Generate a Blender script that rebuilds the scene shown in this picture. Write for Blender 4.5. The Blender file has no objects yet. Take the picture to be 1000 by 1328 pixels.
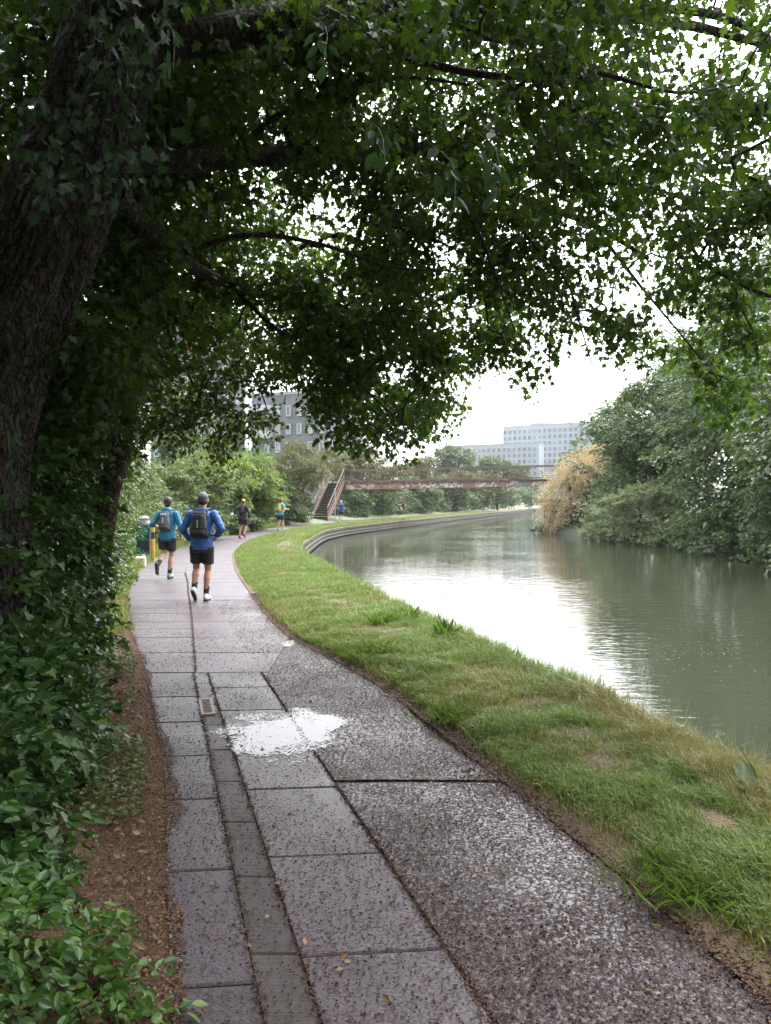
import bpy, math, random
import numpy as np
from mathutils import Vector, Matrix

# ------------------------------------------------------------------ camera, world, sun, exposure
SC = bpy.context.scene
COL = SC.collection
F = 1000.0                    # focal length in photograph pixels (1000 x 1328)
CAMZ = 1.65
PITCH = math.radians(-0.745)
cd = bpy.data.cameras.new('camera')
cam = bpy.data.objects.new('camera', cd); COL.objects.link(cam)
cam.location = (0, 0, CAMZ); cam.rotation_euler = (math.radians(90) + PITCH, 0, 0)
cd.sensor_fit = 'VERTICAL'; cd.sensor_height = 36; cd.lens = 36 * F / 1328
cd.clip_start = 0.05; cd.clip_end = 3000
SC.camera = cam
W = bpy.data.worlds.new('World'); SC.world = W; W.use_nodes = True
nt = W.node_tree; bg = nt.nodes['Background']
sky = nt.nodes.new('ShaderNodeTexSky'); sky.sky_type = 'NISHITA'; sky.sun_disc = False
SUN_EL, SUN_ROT = math.radians(52), math.radians(35)
sky.sun_elevation = SUN_EL; sky.sun_rotation = SUN_ROT
sky.air_density = 1.0; sky.dust_density = 4.0; sky.ozone_density = 1.0
hs = nt.nodes.new('ShaderNodeHueSaturation'); hs.inputs['Saturation'].default_value = 0.12
nt.links.new(sky.outputs[0], hs.inputs['Color'])
tcw = nt.nodes.new('ShaderNodeTexCoord'); sxyz = nt.nodes.new('ShaderNodeSeparateXYZ'); nt.links.new(tcw.outputs['Generated'], sxyz.inputs[0])
mrg = nt.nodes.new('ShaderNodeMapRange'); nt.links.new(sxyz.outputs['Z'], mrg.inputs['Value'])      # overcast: brighter towards the zenith
for k_, v_ in (('From Min', 0), ('From Max', 1), ('To Min', 1.1), ('To Max', 2.2)): mrg.inputs[k_].default_value = v_
vm = nt.nodes.new('ShaderNodeVectorMath'); vm.operation = 'SCALE'; nt.links.new(hs.outputs[0], vm.inputs[0]); nt.links.new(mrg.outputs[0], vm.inputs['Scale'])
nt.links.new(vm.outputs[0], bg.inputs['Color'])
bg.inputs['Strength'].default_value = 0.15
sd = bpy.data.lights.new('sun', 'SUN'); sd.energy = 0.6; sd.angle = math.radians(40); sd.color = (1, .97, .92)
sun = bpy.data.objects.new('sun', sd); COL.objects.link(sun)
sun.rotation_euler = (math.radians(90) - SUN_EL, 0, math.pi - SUN_ROT)
SC.view_settings.view_transform = 'Standard'; SC.view_settings.look = 'None'
SC.view_settings.exposure = 1.75; SC.view_settings.gamma = 1
SC.render.engine = 'CYCLES'
SC.cycles.use_denoising = True
SC.cycles.max_bounces = 7; SC.cycles.diffuse_bounces = 4; SC.cycles.glossy_bounces = 3
SC.cycles.transmission_bounces = 4; SC.cycles.transparent_max_bounces = 4
SC.cycles.caustics_reflective = False; SC.cycles.caustics_refractive = False

RG = np.random.default_rng(7)
random.seed(7)

def P(u, v, d):
    """photo pixel + depth in metres -> world point"""
    a = (u - 500) / F; b = (664 - v) / F
    return np.array([d * a, d * (math.cos(PITCH) - b * math.sin(PITCH)), CAMZ + d * (math.sin(PITCH) + b * math.cos(PITCH))])

def G(u, v, z=0.0):
    a = (u - 500) / F; b = (664 - v) / F
    d = (z - CAMZ) / (math.sin(PITCH) + b * math.cos(PITCH))
    return P(u, v, d)

# ------------------------------------------------------------------ helpers: properties, meshes
def tag(o, label=None, cat=None, group=None, kind=None):
    if label: o['label'] = label
    if cat: o['category'] = cat
    if group: o['group'] = group
    if kind: o['kind'] = kind
    return o

def link(o, parent=None):
    COL.objects.link(o)
    if parent is not None: o.parent = parent
    return o

def empty(name, loc, label, cat, group=None, rz=0.0):
    o = bpy.data.objects.new(name, None); o.empty_display_size = .2
    o.location = tuple(loc); o.rotation_euler = (0, 0, rz)
    link(o); return tag(o, label, cat, group)

def mesh_np(name, V, loops, starts, mat, attr=None, smooth=False, parent=None, world=False, matidx=None):
    V = np.asarray(V, np.float32)
    if parent is not None and not world:      # V given in world coordinates: bring into the parent's frame
        pm = Matrix.LocRotScale(parent.location, parent.rotation_euler, None)
        pp = parent.parent
        while pp is not None:
            pm = Matrix.LocRotScale(pp.location, pp.rotation_euler, None) @ pm; pp = pp.parent
        M = np.array(pm.inverted())
        V = (V @ M[:3, :3].T + M[:3, 3]).astype(np.float32)
    me = bpy.data.meshes.new(name)
    me.vertices.add(len(V)); me.vertices.foreach_set('co', V.ravel())
    loops = np.asarray(loops, np.int32); starts = np.asarray(starts, np.int32)
    me.loops.add(len(loops)); me.loops.foreach_set('vertex_index', loops)
    me.polygons.add(len(starts)); me.polygons.foreach_set('loop_start', starts)
    me.update(calc_edges=True)
    me.polygons.foreach_set('use_smooth', np.full(len(starts), bool(smooth)))
    if attr is not None:
        for k, a in attr.items():
            at = me.attributes.new(k, 'FLOAT', 'POINT'); at.data.foreach_set('value', np.asarray(a, np.float32))
    for m in (mat if isinstance(mat, (list, tuple)) else [mat]): me.materials.append(m)
    if matidx is not None: me.polygons.foreach_set('material_index', np.asarray(matidx, np.int32))
    o = bpy.data.objects.new(name, me)
    return link(o, parent)

class MB:
    """collects polygons for one mesh"""
    def __init__(s): s.v = []; s.f = []
    def add(s, V, Fs):
        n = len(s.v); s.v += [tuple(map(float, p)) for p in V]; s.f += [tuple(i + n for i in f) for f in Fs]
    def box(s, c, size, rz=0.0, R=None):
        hx, hy, hz = (q / 2 for q in size)
        M = R if R is not None else np.array([[math.cos(rz), -math.sin(rz), 0], [math.sin(rz), math.cos(rz), 0], [0, 0, 1]])
        pts = [np.asarray(c) + M @ np.array([x, y, z]) for z in (-hz, hz) for x, y in ((-hx, -hy), (hx, -hy), (hx, hy), (-hx, hy))]
        s.add(pts, [(3, 2, 1, 0), (4, 5, 6, 7), (0, 1, 5, 4), (1, 2, 6, 5), (2, 3, 7, 6), (3, 0, 4, 7)])
    def beam(s, a, b, w, h, up=(0, 0, 1)):
        a = np.asarray(a, float); b = np.asarray(b, float); t = b - a; L = np.linalg.norm(t); t /= L
        sd_ = np.cross(t, up); sd_ /= np.linalg.norm(sd_); u2 = np.cross(sd_, t)
        s.box((a + b) / 2, (w, L, h), R=np.stack([sd_, t, u2], 1))
    def tube(s, pts, r, n=8):
        pts = [np.asarray(p, float) for p in pts]; r = r if hasattr(r, '__len__') else [r] * len(pts)
        V = []; 
        for i, p in enumerate(pts):
            t = pts[min(i + 1, len(pts) - 1)] - pts[max(i - 1, 0)]; t = t / (np.linalg.norm(t) + 1e-9)
            ref = np.array([0, 0, 1.]) if abs(t[2]) < .9 else np.array([1., 0, 0])
            x = np.cross(t, ref); x /= np.linalg.norm(x); y = np.cross(t, x)
            for k in range(n):
                a = 2 * math.pi * k / n; V.append(p + r[i] * (math.cos(a) * x + math.sin(a) * y))
        Fs = [(i * n + k, i * n + (k + 1) % n, (i + 1) * n + (k + 1) % n, (i + 1) * n + k) for i in range(len(pts) - 1) for k in range(n)]
        Fs += [tuple(range(n - 1, -1, -1)), tuple(range((len(pts) - 1) * n, len(pts) * n))]
        s.add(V, Fs)
    def lathe(s, c, prof, n=16):
        V = [(c[0] + r * math.cos(2 * math.pi * k / n), c[1] + r * math.sin(2 * math.pi * k / n), c[2] + z) for r, z in prof for k in range(n)]
        m = len(prof)
        Fs = [(i * n + k, i * n + (k + 1) % n, (i + 1) * n + (k + 1) % n, (i + 1) * n + k) for i in range(m - 1) for k in range(n)]
        Fs += [tuple(range(n - 1, -1, -1)), tuple(range((m - 1) * n, m * n))]
        s.add(V, Fs)
    def build(s, name, mat, parent=None, smooth=False, bevel=0, world=False):
        loops = [i for f in s.f for i in f]; st = np.cumsum([0] + [len(f) for f in s.f[:-1]])
        o = mesh_np(name, np.array(s.v), loops, st, mat, smooth=smooth, parent=parent, world=world)
        if bevel:
            b = o.modifiers.new('bevel', 'BEVEL'); b.width = bevel; b.segments = 2; b.limit_method = 'ANGLE'
        return o

def grid_faces(nr, nc):
    i = np.arange(nr - 1)[:, None] * nc + np.arange(nc - 1)[None, :]
    q = np.stack([i, i + 1, i + nc + 1, i + nc], -1).reshape(-1, 4)
    return q.ravel(), np.arange(len(q)) * 4

def vnoise(x, y, seed=0):
    x = np.asarray(x, float); y = np.asarray(y, float)
    xi = np.floor(x); yi = np.floor(y); fx = x - xi; fy = y - yi
    fx = fx * fx * (3 - 2 * fx); fy = fy * fy * (3 - 2 * fy)
    def h(a, b): 
        s = np.sin(a * 127.1 + b * 311.7 + seed * 74.7) * 43758.5453
        return s - np.floor(s)
    return (h(xi, yi) * (1 - fx) + h(xi + 1, yi) * fx) * (1 - fy) + (h(xi, yi + 1) * (1 - fx) + h(xi + 1, yi + 1) * fx) * fy

def fbm(x, y, seed=0, o=3):
    t = 0; a = .5; n = 0
    for k in range(o): t = t + a * vnoise(np.asarray(x) * 2**k, np.asarray(y) * 2**k, seed + k); n += a; a *= .5
    return t / n

def nrm(a): return a / (np.linalg.norm(a, axis=-1, keepdims=True) + 1e-9)

# ------------------------------------------------------------------ material helpers
def nd(nt, t, ins=None, **pr):
    n = nt.nodes.new(t)
    for k, v in pr.items(): setattr(n, k, v)
    for k, v in (ins or {}).items():
        s = n.inputs[k]
        if isinstance(v, bpy.types.NodeSocket): nt.links.new(v, s)
        else: s.default_value = v
    return n

def c4(c): return (c[0], c[1], c[2], 1)

def ramp(nt, fac, stops, interp='LINEAR'):
    n = nt.nodes.new('ShaderNodeValToRGB'); e = n.color_ramp.elements; n.color_ramp.interpolation = interp
    while len(e) < len(stops): e.new(.5)
    for q, (p, c) in zip(e, stops):
        q.position = p; q.color = c4(c) if hasattr(c, '__len__') else (c, c, c, 1)
    nt.links.new(fac, n.inputs[0]); return n.outputs[0]

def newmat(name):
    m = bpy.data.materials.new(name); m.use_nodes = True
    nt = m.node_tree; return m, nt, nt.nodes['Principled BSDF'], nt.nodes['Material Output']

def objco(nt, scale=(1, 1, 1)):
    tc = nt.nodes.new('ShaderNodeTexCoord')
    mp = nd(nt, 'ShaderNodeMapping', {'Vector': tc.outputs['Object'], 'Scale': scale}); return mp.outputs[0]

def noise(nt, co, scale, detail=3, rough=.55, out=0, dist=0):
    return nd(nt, 'ShaderNodeTexNoise', {'Vector': co, 'Scale': scale, 'Detail': detail, 'Roughness': rough, 'Distortion': dist}).outputs[out]

def mixc(nt, fac, a, b, mode='MIX'):
    n = nt.nodes.new('ShaderNodeMix'); n.data_type = 'RGBA'; n.blend_type = mode
    for s, v in ((n.inputs[0], fac), (n.inputs[6], a), (n.inputs[7], b)):
        if isinstance(v, bpy.types.NodeSocket): nt.links.new(v, s)
        else: s.default_value = v if not hasattr(v, '__len__') else (c4(v) if len(v) == 3 else v)
    return n.outputs[2]

def mth(nt, op, a, b=0.5, clamp=False):
    n = nt.nodes.new('ShaderNodeMath'); n.operation = op; n.use_clamp = clamp
    for s, v in ((n.inputs[0], a), (n.inputs[1], b)):
        if isinstance(v, bpy.types.NodeSocket): nt.links.new(v, s)
        else: s.default_value = v
    return n.outputs[0]

def bump(nt, h, strength=.5, dist=.02):
    return nd(nt, 'ShaderNodeBump', {'Height': h, 'Strength': strength, 'Distance': dist}).outputs[0]

def simple(name, col, rough=.6, var=.25, scale=8, metal=0, bmp=0, bscale=40):
    m, nt, b, _ = newmat(name); co = objco(nt)
    n = noise(nt, co, scale, 4)
    lo = tuple(c * (1 - var) for c in col); hi = tuple(min(1, c * (1 + var)) for c in col)
    nt.links.new(ramp(nt, n, [(.3, lo), (.7, hi)]), b.inputs['Base Color'])
    b.inputs['Roughness'].default_value = rough; b.inputs['Metallic'].default_value = metal
    if bmp: nt.links.new(bump(nt, noise(nt, co, bscale, 3), bmp, .01), b.inputs['Normal'])
    return m

def leafmat(name, cols, trans=.35, rough=.45, tint=(1.25, 1.3, .55)):
    m, nt, b, out = newmat(name)
    at = nd(nt, 'ShaderNodeAttribute', attribute_name='rnd').outputs['Fac']
    k = len(cols); c = ramp(nt, at, [(i / (k - 1), q) for i, q in enumerate(cols)])
    nt.links.new(c, b.inputs['Base Color']); b.inputs['Roughness'].default_value = rough
    b.inputs['Specular IOR Level'].default_value = .35
    tr = nd(nt, 'ShaderNodeBsdfTranslucent', {'Color': mixc(nt, 1.0, c, tint, 'MULTIPLY')})
    mx = nd(nt, 'ShaderNodeMixShader', {0: trans, 1: b.outputs[0], 2: tr.outputs[0]})
    nt.links.new(mx.outputs[0], out.inputs['Surface']); return m

# ------------------------------------------------------------------ leaves
def half(pts):
    """outline of one half (from base to tip, x>=0) -> template folded on the midrib"""
    V = [(0, 0, 0)] + [(x, y, z) for x, y, z in pts] + [(0, 1, -.06)]; n = len(V)
    L = [(-x, y, z) for x, y, z in V[1:-1]]; V2 = V + L
    f1 = list(range(n)); f2 = [0, n - 1] + [n + i for i in range(len(L) - 1, -1, -1)]
    return np.array(V2, float), [f1, f2]
OVAL = half([(.2, .22, .05), (.27, .5, .06), (.16, .8, .02)])
LONG = half([(.13, .25, .04), (.16, .55, .05), (.08, .82, .01)])
IVY = half([(.32, -.1, .04), (.45, .22, .06), (.26, .42, .04), (.2, .68, .03)])
MAPLE = half([(.2, .02, .02), (.46, .1, .07), (.28, .3, .05), (.52, .62, .07), (.22, .6, .04), (.16, .8, .02)])
QUAD = (np.array([(0, 0, 0), (.3, .5, .06), (0, 1, -.06), (-.3, .5, .06)], float), [[0, 1, 2, 3]])

def leaves(name, Pn, A, N, S, R, tmpl, mat, parent=None):
    Pn = np.asarray(Pn); A = nrm(A); B = nrm(np.cross(A, N)); N = np.cross(B, A)
    T, fs = tmpl; k = len(T); n = len(Pn)
    V = (Pn[:, None, :] + S[:, None, None] * (T[None, :, 0:1] * B[:, None, :] + T[None, :, 1:2] * A[:, None, :] + T[None, :, 2:3] * N[:, None, :])).reshape(-1, 3)
    fl = np.array([i for f in fs for i in f]); loops = (np.arange(n)[:, None] * k + fl[None, :]).ravel()
    lens = np.array([len(f) for f in fs]); off = np.concatenate([[0], np.cumsum(lens)[:-1]])
    starts = (np.arange(n)[:, None] * len(fl) + off[None, :]).ravel()
    return mesh_np(name, V, loops, starts, mat, attr={'rnd': np.repeat(R, k)}, parent=parent)

def sprays(lobes, n, per, length, leaf, seed, droop=.25, flat=.6, shell=(.72, 1.05), width=.45, low=-.5, jit=.5):
    """leaf sprays over the surface of a set of ellipsoid lobes (cx,cy,cz,rx,ry,rz)"""
    r = np.random.default_rng(seed); L = np.array(lobes, float)
    w = (L[:, 3] * L[:, 5] + L[:, 3] * L[:, 4]); w /= w.sum()
    out = []
    pi = r.choice(len(L), n * 2, p=w); d = nrm(r.normal(size=(n * 2, 3)))
    keep = d[:, 2] > low - r.random(n * 2) * .3
    pi = pi[keep]; d = d[keep]
    rad = shell[0] + (shell[1] - shell[0]) * r.random(len(d)) ** .6
    c = L[pi, :3] + L[pi, 3:] * d * rad[:, None]
    inside = np.zeros(len(c), bool)
    for j in range(len(L)):
        q = ((c - L[j, :3]) / L[j, 3:]); inside |= (np.linalg.norm(q, axis=1) < shell[0] - .12) & (pi != j)
    c = c[~inside][:n]; d = d[~inside][:n]; m = len(c)
    ax = nrm(d * np.array([1, 1, 1 - flat]) + r.normal(size=(m, 3)) * .25 - np.array([0, 0, droop]))
    up = nrm(np.array([0, 0, 1.]) * .9 + d * .5 + r.normal(size=(m, 3)) * .2)
    sd_ = nrm(np.cross(ax, up)); up = np.cross(sd_, ax)
    ln = length * (.6 + .8 * r.random(m)); tone = r.normal(size=m) * .16
    t = r.random((m, per)); s = (r.random((m, per)) - .5) * 2 * width * (1.05 - t * .8)
    Pp = c[:, None, :] + ln[:, None, None] * ((t - .35)[:, :, None] * ax[:, None, :] + s[:, :, None] * sd_[:, None, :] + (r.normal(size=(m, per)) * .06 - .35 * t * t * droop)[:, :, None] * up[:, None, :])
    A = nrm(ax[:, None, :] + np.sign(s)[:, :, None] * sd_[:, None, :] * .8 - np.array([0, 0, .35]) + r.normal(size=(m, per, 3)) * .35)
    N = nrm(up[:, None, :] + r.normal(size=(m, per, 3)) * jit)
    S = leaf * (.6 + .7 * r.random((m, per)))
    R = np.clip(.5 + tone[:, None] + r.normal(size=(m, per)) * .17, 0, 1)
    return [q.reshape(-1, 3) for q in (Pp, A, N)] + [S.ravel(), R.ravel()]

def cat(*sets): return [np.concatenate(q) for q in zip(*sets)]

def tubes(name, paths, radii, mat, sides=5, parent=None, rough=0.0, seed=0, world=False):
    """paths (M,K,3), radii (M,K) -> one mesh"""
    paths = np.asarray(paths, float); radii = np.asarray(radii, float); M, K = radii.shape
    t = np.gradient(paths, axis=1); t = nrm(t)
    ref = np.where(np.abs(t[..., 2:3]) < .9, np.array([0, 0, 1.]), np.array([1., 0, 0]))
    x = nrm(np.cross(t, ref)); y = np.cross(t, x)
    a = np.linspace(0, 2 * math.pi, sides, endpoint=False)
    rr = radii[:, :, None] * np.ones(sides)
    if rough:
        r = np.random.default_rng(seed); base = r.normal(size=(M, 1, sides)) * rough
        rr = rr * (1 + base + r.normal(size=(M, K, sides)) * rough * .4)
    V = paths[:, :, None, :] + rr[..., None] * (np.cos(a)[:, None] * x[:, :, None, :] + np.sin(a)[:, None] * y[:, :, None, :])
    i = (np.arange(M)[:, None, None] * K + np.arange(K - 1)[None, :, None]) * sides
    k = np.arange(sides)[None, None, :]; k2 = (k + 1) % sides
    q = np.stack([i + k, i + k2, i + k2 + sides, i + k + sides], -1).reshape(-1, 4)
    return mesh_np(name, V.reshape(-1, 3), q.ravel(), np.arange(len(q)) * 4, mat, smooth=True, parent=parent, world=world)

def spline(pts, n):
    pts = np.array(pts, float); t = np.concatenate([[0], np.cumsum(np.linalg.norm(np.diff(pts[:, :3], axis=0), axis=1))]); t /= t[-1]
    tt = np.linspace(0, 1, n); out = []
    m = np.gradient(pts, t, axis=0)
    idx = np.clip(np.searchsorted(t, tt, 'right') - 1, 0, len(t) - 2)
    h = (t[idx + 1] - t[idx])[:, None]; s = ((tt - t[idx]) / (t[idx + 1] - t[idx]))[:, None]
    return (2 * s**3 - 3 * s**2 + 1) * pts[idx] + (s**3 - 2 * s**2 + s) * h * m[idx] + (-2 * s**3 + 3 * s**2) * pts[idx + 1] + (s**3 - s**2) * h * m[idx + 1]
# ------------------------------------------------------------------ the lie of the land: x as a function of the distance y
def curve(pts):
    ys = np.array([p[0] for p in pts], float); xs = np.array([p[1] for p in pts], float)
    yy = np.linspace(ys[0], ys[-1], 2600)
    def pch(y):
        d = np.diff(xs) / np.diff(ys); m = np.zeros(len(xs))
        m[1:-1] = np.where(d[1:] * d[:-1] > 0, 2 * d[1:] * d[:-1] / (d[1:] + d[:-1] + 1e-12), 0); m[0] = d[0]; m[-1] = d[-1]
        i = np.clip(np.searchsorted(ys, y, 'right') - 1, 0, len(ys) - 2); h = ys[i + 1] - ys[i]; s = (y - ys[i]) / h
        return (2*s**3-3*s**2+1)*xs[i] + (s**3-2*s**2+s)*h*m[i] + (-2*s**3+3*s**2)*xs[i+1] + (s**3-s**2)*h*m[i+1]
    tab = pch(yy)
    return lambda y: np.interp(y, yy, tab)
bankx = curve([(-14, 3.8), (0, 2.75), (2.5, 2.4), (4.15, 2.1), (5.7, 1.72), (6.9, 1.39), (8.8, .88), (12.2, 0), (17.3, -1.2), (23.9, -2.6), (31, -3.3), (42, -3.5), (48.5, -2.9), (56, -1.3), (72, 2.9), (97, 9.7), (137, 21.9), (183, 35), (260, 62), (420, 120)])
pathl = curve([(-14, 3.2 - 1.9), (0, .05), (2.44, -.72), (3.67, -1.1), (4.73, -1.4), (5.5, -1.68), (7.5, -2.38), (11, -3.75), (15.1, -5.06), (21.7, -6.6), (30, -7.6), (37.5, -7.8), (48.5, -7.2), (58, -5.9), (66, -4.5), (72, -3.1), (97, 3.8), (137, 15), (183, 27.5), (260, 53), (420, 110)])
pathr = curve([(-14, 3.2), (0, 1.95), (2.58, 1.28), (3.37, 1.08), (3.94, .9), (4.73, .66), (5.9, .3), (7.2, -.14), (9.5, -1.17), (13.9, -2.4), (20.9, -4.1), (27, -5.2), (36, -5.9), (46, -5.6), (58, -3.9), (66, -2.4), (72, -1.0), (97, 6), (137, 17.2), (183, 30), (260, 55.5), (420, 112)])
rightx = curve([(-14, 24), (0, 20.5), (15, 18), (25, 16.5), (31, 15.4), (38.6, 13.6), (56, 11.4), (66, 13), (80, 17.5), (110, 28), (160, 48), (260, 90), (420, 160)])
WZ = -.55
chl = lambda y: -1.41 + (np.asarray(y) - 5.91) * -.294          # cable-channel strip, left and right edge
chr_ = lambda y: -1.26 + (np.asarray(y) - 5.91) * -.303
slabr = lambda y: -.8 + (np.asarray(y) - 6.13) * -.309          # right edge of the middle slabs
Y0 = 7.45

# ------------------------------------------------------------------ setting materials
def soil_mat():
    m, nt, b, _ = newmat('soil'); co = objco(nt)
    n1 = noise(nt, co, 2.2, 4); n2 = noise(nt, co, 70, 3, .7)
    c = mixc(nt, n2, ramp(nt, n1, [(.3, (.07, .032, .02)), (.65, (.13, .07, .042))]), ramp(nt, n1, [(.3, (.14, .066, .04)), (.7, (.25, .165, .1))]))
    sx = nd(nt, 'ShaderNodeSeparateXYZ', {0: co}); far_ = ramp(nt, mth(nt, 'MULTIPLY', mth(nt, 'ADD', sx.outputs[1], mth(nt, 'MULTIPLY', n1, 4)), .02), [(.36, 0), (.46, 1)])
    c = mixc(nt, far_, c, ramp(nt, n2, [(.3, (.05, .07, .025)), (.7, (.12, .15, .055))]))
    nt.links.new(c, b.inputs['Base Color']); b.inputs['Roughness'].default_value = .9
    nt.links.new(bump(nt, n2, .8, .02), b.inputs['Normal']); return m

def turf_mat():
    m, nt, b, _ = newmat('turf_soil'); co = objco(nt)
    n1 = noise(nt, co, .9, 4); n2 = noise(nt, co, 45, 3, .7)
    c = mixc(nt, n2, ramp(nt, n1, [(.35, (.055, .036, .021)), (.7, (.09, .068, .036))]), ramp(nt, n1, [(.35, (.11, .085, .045)), (.7, (.19, .13, .08))]))
    nt.links.new(c, b.inputs['Base Color']); b.inputs['Roughness'].default_value = .9
    nt.links.new(bump(nt, n2, .8, .03), b.inputs['Normal']); return m

def slab_mat():
    m, nt, b, _ = newmat('wet_concrete'); co = objco(nt)
    isl = nd(nt, 'ShaderNodeNewGeometry').outputs['Random Per Island']
    n1 = noise(nt, co, 1.3, 5, .6); n2 = noise(nt, co, 85, 3, .65); n3 = noise(nt, co, 55, 3, .7)
    base = ramp(nt, n2, [(.32, (.024, .018, .023)), (.5, (.06, .047, .059)), (.72, (.126, .104, .126))])
    base = mixc(nt, 1, base, ramp(nt, isl, [(0, .88), (1, 1.1)]), 'MULTIPLY')
    base = mixc(nt, 1, base, ramp(nt, n1, [(.3, .86), (.7, 1.12)]), 'MULTIPLY')
    bits = ramp(nt, mth(nt, 'ADD', n3, mth(nt, 'MULTIPLY', mth(nt, 'SUBTRACT', n1, .5), .25)), [(.55, 0), (.62, 1)])
    base = mixc(nt, bits, base, ramp(nt, n2, [(.4, (.02, .012, .01)), (.6, (.06, .034, .028))]))
    nt.links.new(base, b.inputs['Base Color'])
    wet = mixc(nt, bits, ramp(nt, n1, [(.36, .36), (.62, .46)]), (.8, .8, .8)); nt.links.new(wet, b.inputs['Roughness'])
    nt.links.new(bump(nt, mth(nt, 'ADD', mth(nt, 'MULTIPLY', n2, .35), bits), .45, .006), b.inputs['Normal']); return m

def channel_mat():
    m, nt, b, _ = newmat('ribbed_cover'); co = objco(nt)
    n1 = noise(nt, co, 3, 4); n2 = noise(nt, objco(nt, (1.5, 60, 6)), 1, 3, .7); n3 = noise(nt, co, 60, 3, .7)
    c = mixc(nt, n3, ramp(nt, n2, [(.38, (.014, .01, .01)), (.6, (.05, .04, .041))]), ramp(nt, n1, [(.3, (.032, .025, .025)), (.7, (.075, .06, .061))]))
    nt.links.new(c, b.inputs['Base Color']); nt.links.new(ramp(nt, n1, [(.4, .5), (.6, .65)]), b.inputs['Roughness'])
    nt.links.new(bump(nt, mth(nt, 'ADD', n2, mth(nt, 'MULTIPLY', n3, .4)), .5, .006), b.inputs['Normal']); return m

def asphalt_mat():
    m, nt, b, _ = newmat('wet_asphalt'); co = objco(nt)
    n1 = noise(nt, co, 1.0, 4); n2 = noise(nt, co, 52, 4, .7); n4 = noise(nt, co, 6, 3)
    lv = mth(nt, 'ADD', n2, mth(nt, 'ADD', mth(nt, 'MULTIPLY', mth(nt, 'SUBTRACT', n1, .5), .22), mth(nt, 'MULTIPLY', mth(nt, 'SUBTRACT', n4, .5), .16)))
    bits = ramp(nt, lv, [(.45, 0), (.53, 1)])
    c = mixc(nt, bits, ramp(nt, n4, [(.3, (.06, .049, .062)), (.7, (.115, .095, .118))]), ramp(nt, n2, [(.45, (.016, .009, .008)), (.62, (.055, .034, .03)), (.75, (.11, .078, .074))]))
    nt.links.new(c, b.inputs['Base Color'])
    nt.links.new(mixc(nt, bits, ramp(nt, n1, [(.35, .27), (.65, .4)]), (.75, .75, .75)), b.inputs['Roughness'])
    nt.links.new(bump(nt, bits, .6, .012), b.inputs['Normal']); return m

def water_mat():
    m, nt, b, _ = newmat('canal_water')
    n1 = noise(nt, objco(nt, (1.0, 2.2, 1)), 2.3, 2, .5, dist=.4); n2 = noise(nt, objco(nt, (.5, 1.6, 1)), 9, 2, .5)
    n3 = noise(nt, objco(nt, (.16, .16, 1)), 1, 2)
    h = mth(nt, 'ADD', n1, mth(nt, 'MULTIPLY', n2, .22))
    b.inputs['Base Color'].default_value = (.034, .039, .026, 1); b.inputs['Roughness'].default_value = .02
    b.inputs['IOR'].default_value = 1.42; b.inputs['Specular IOR Level'].default_value = .5
    bn = nd(nt, 'ShaderNodeBump', {'Height': h, 'Strength': ramp(nt, n3, [(.35, .35), (.65, 1.0)]), 'Distance': .012})
    nt.links.new(bn.outputs[0], b.inputs['Normal']); return m

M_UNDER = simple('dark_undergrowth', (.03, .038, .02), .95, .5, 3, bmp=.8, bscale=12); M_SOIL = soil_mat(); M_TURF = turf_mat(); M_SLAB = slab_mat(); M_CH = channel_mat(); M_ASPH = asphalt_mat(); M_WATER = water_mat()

# ------------------------------------------------------------------ ground, verge, water
YS = np.concatenate([np.arange(-14, 12, .4), np.arange(12, 30, .8), np.arange(30, 80, 2), np.arange(80, 200, 6), np.arange(200, 421, 20)])
def strips(name, cols, mat, label=None):
    """cols: list of (x(y), z(y)) callables"""
    X = np.stack([np.broadcast_to(c[0](YS), YS.shape) for c in cols], 1); Z = np.stack([np.broadcast_to(c[1](YS), YS.shape) for c in cols], 1)
    V = np.stack([X, np.broadcast_to(YS[:, None], X.shape), Z], -1).reshape(-1, 3)
    l, s = grid_faces(len(YS), len(cols)); return tag(mesh_np(name, V, l, s, mat, smooth=True), kind='structure')
lift = lambda k: (lambda y: k + 0 * y)
strips('ground', [(lambda y: -900 + 0*y, lift(.6)), (lambda y: -60 + 0*y, lift(.5)), (lambda y: pathl(y) - 8, lift(.4)), (lambda y: pathl(y) - 3, lift(.3)),
                  (lambda y: pathl(y) - 1.6, lambda y: .16 + .08 * vnoise(y * .9, 3 + 0*y)), (lambda y: pathl(y) - .9, lambda y: .07 + .06 * vnoise(y * 1.3, 7 + 0*y)),
                  (lambda y: pathl(y) - .4, lambda y: .02 + .03 * vnoise(y * 2, 9 + 0*y)), (lambda y: pathl(y) - .05, lift(.0)), (lambda y: pathl(y) + .12, lift(-.012)),
                  (lambda y: pathr(y) - .1, lift(-.012)), (lambda y: pathr(y) + .1, lift(-.03))], M_SOIL)
def vg(t): 
    return (lambda y: pathr(y) + (bankx(y) - .12 - pathr(y)) * t - .04, lambda y: .008 + (.05 + .07 * vnoise(y * 1.4, t * 5 + 0*y, 3)) * np.sin(min(t * 1.25, 1) * math.pi * .5) * (t > 0))
strips('verge', [vg(t) for t in np.linspace(0, 1, 12)] + [(lambda y: bankx(y) - .02 - .14 * (y > 22.6), lambda y: .0 + .05 * vnoise(y * 3, 1 + 0*y)), (lambda y: bankx(y) + .1 - .24 * (y > 22.6), lift(-.25)), (lambda y: bankx(y) + .2 - .32 * (y > 22.6), lift(-.6)), (lambda y: bankx(y) + .5 - .6 * (y > 22.6), lift(-1.6))], M_TURF)
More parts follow.
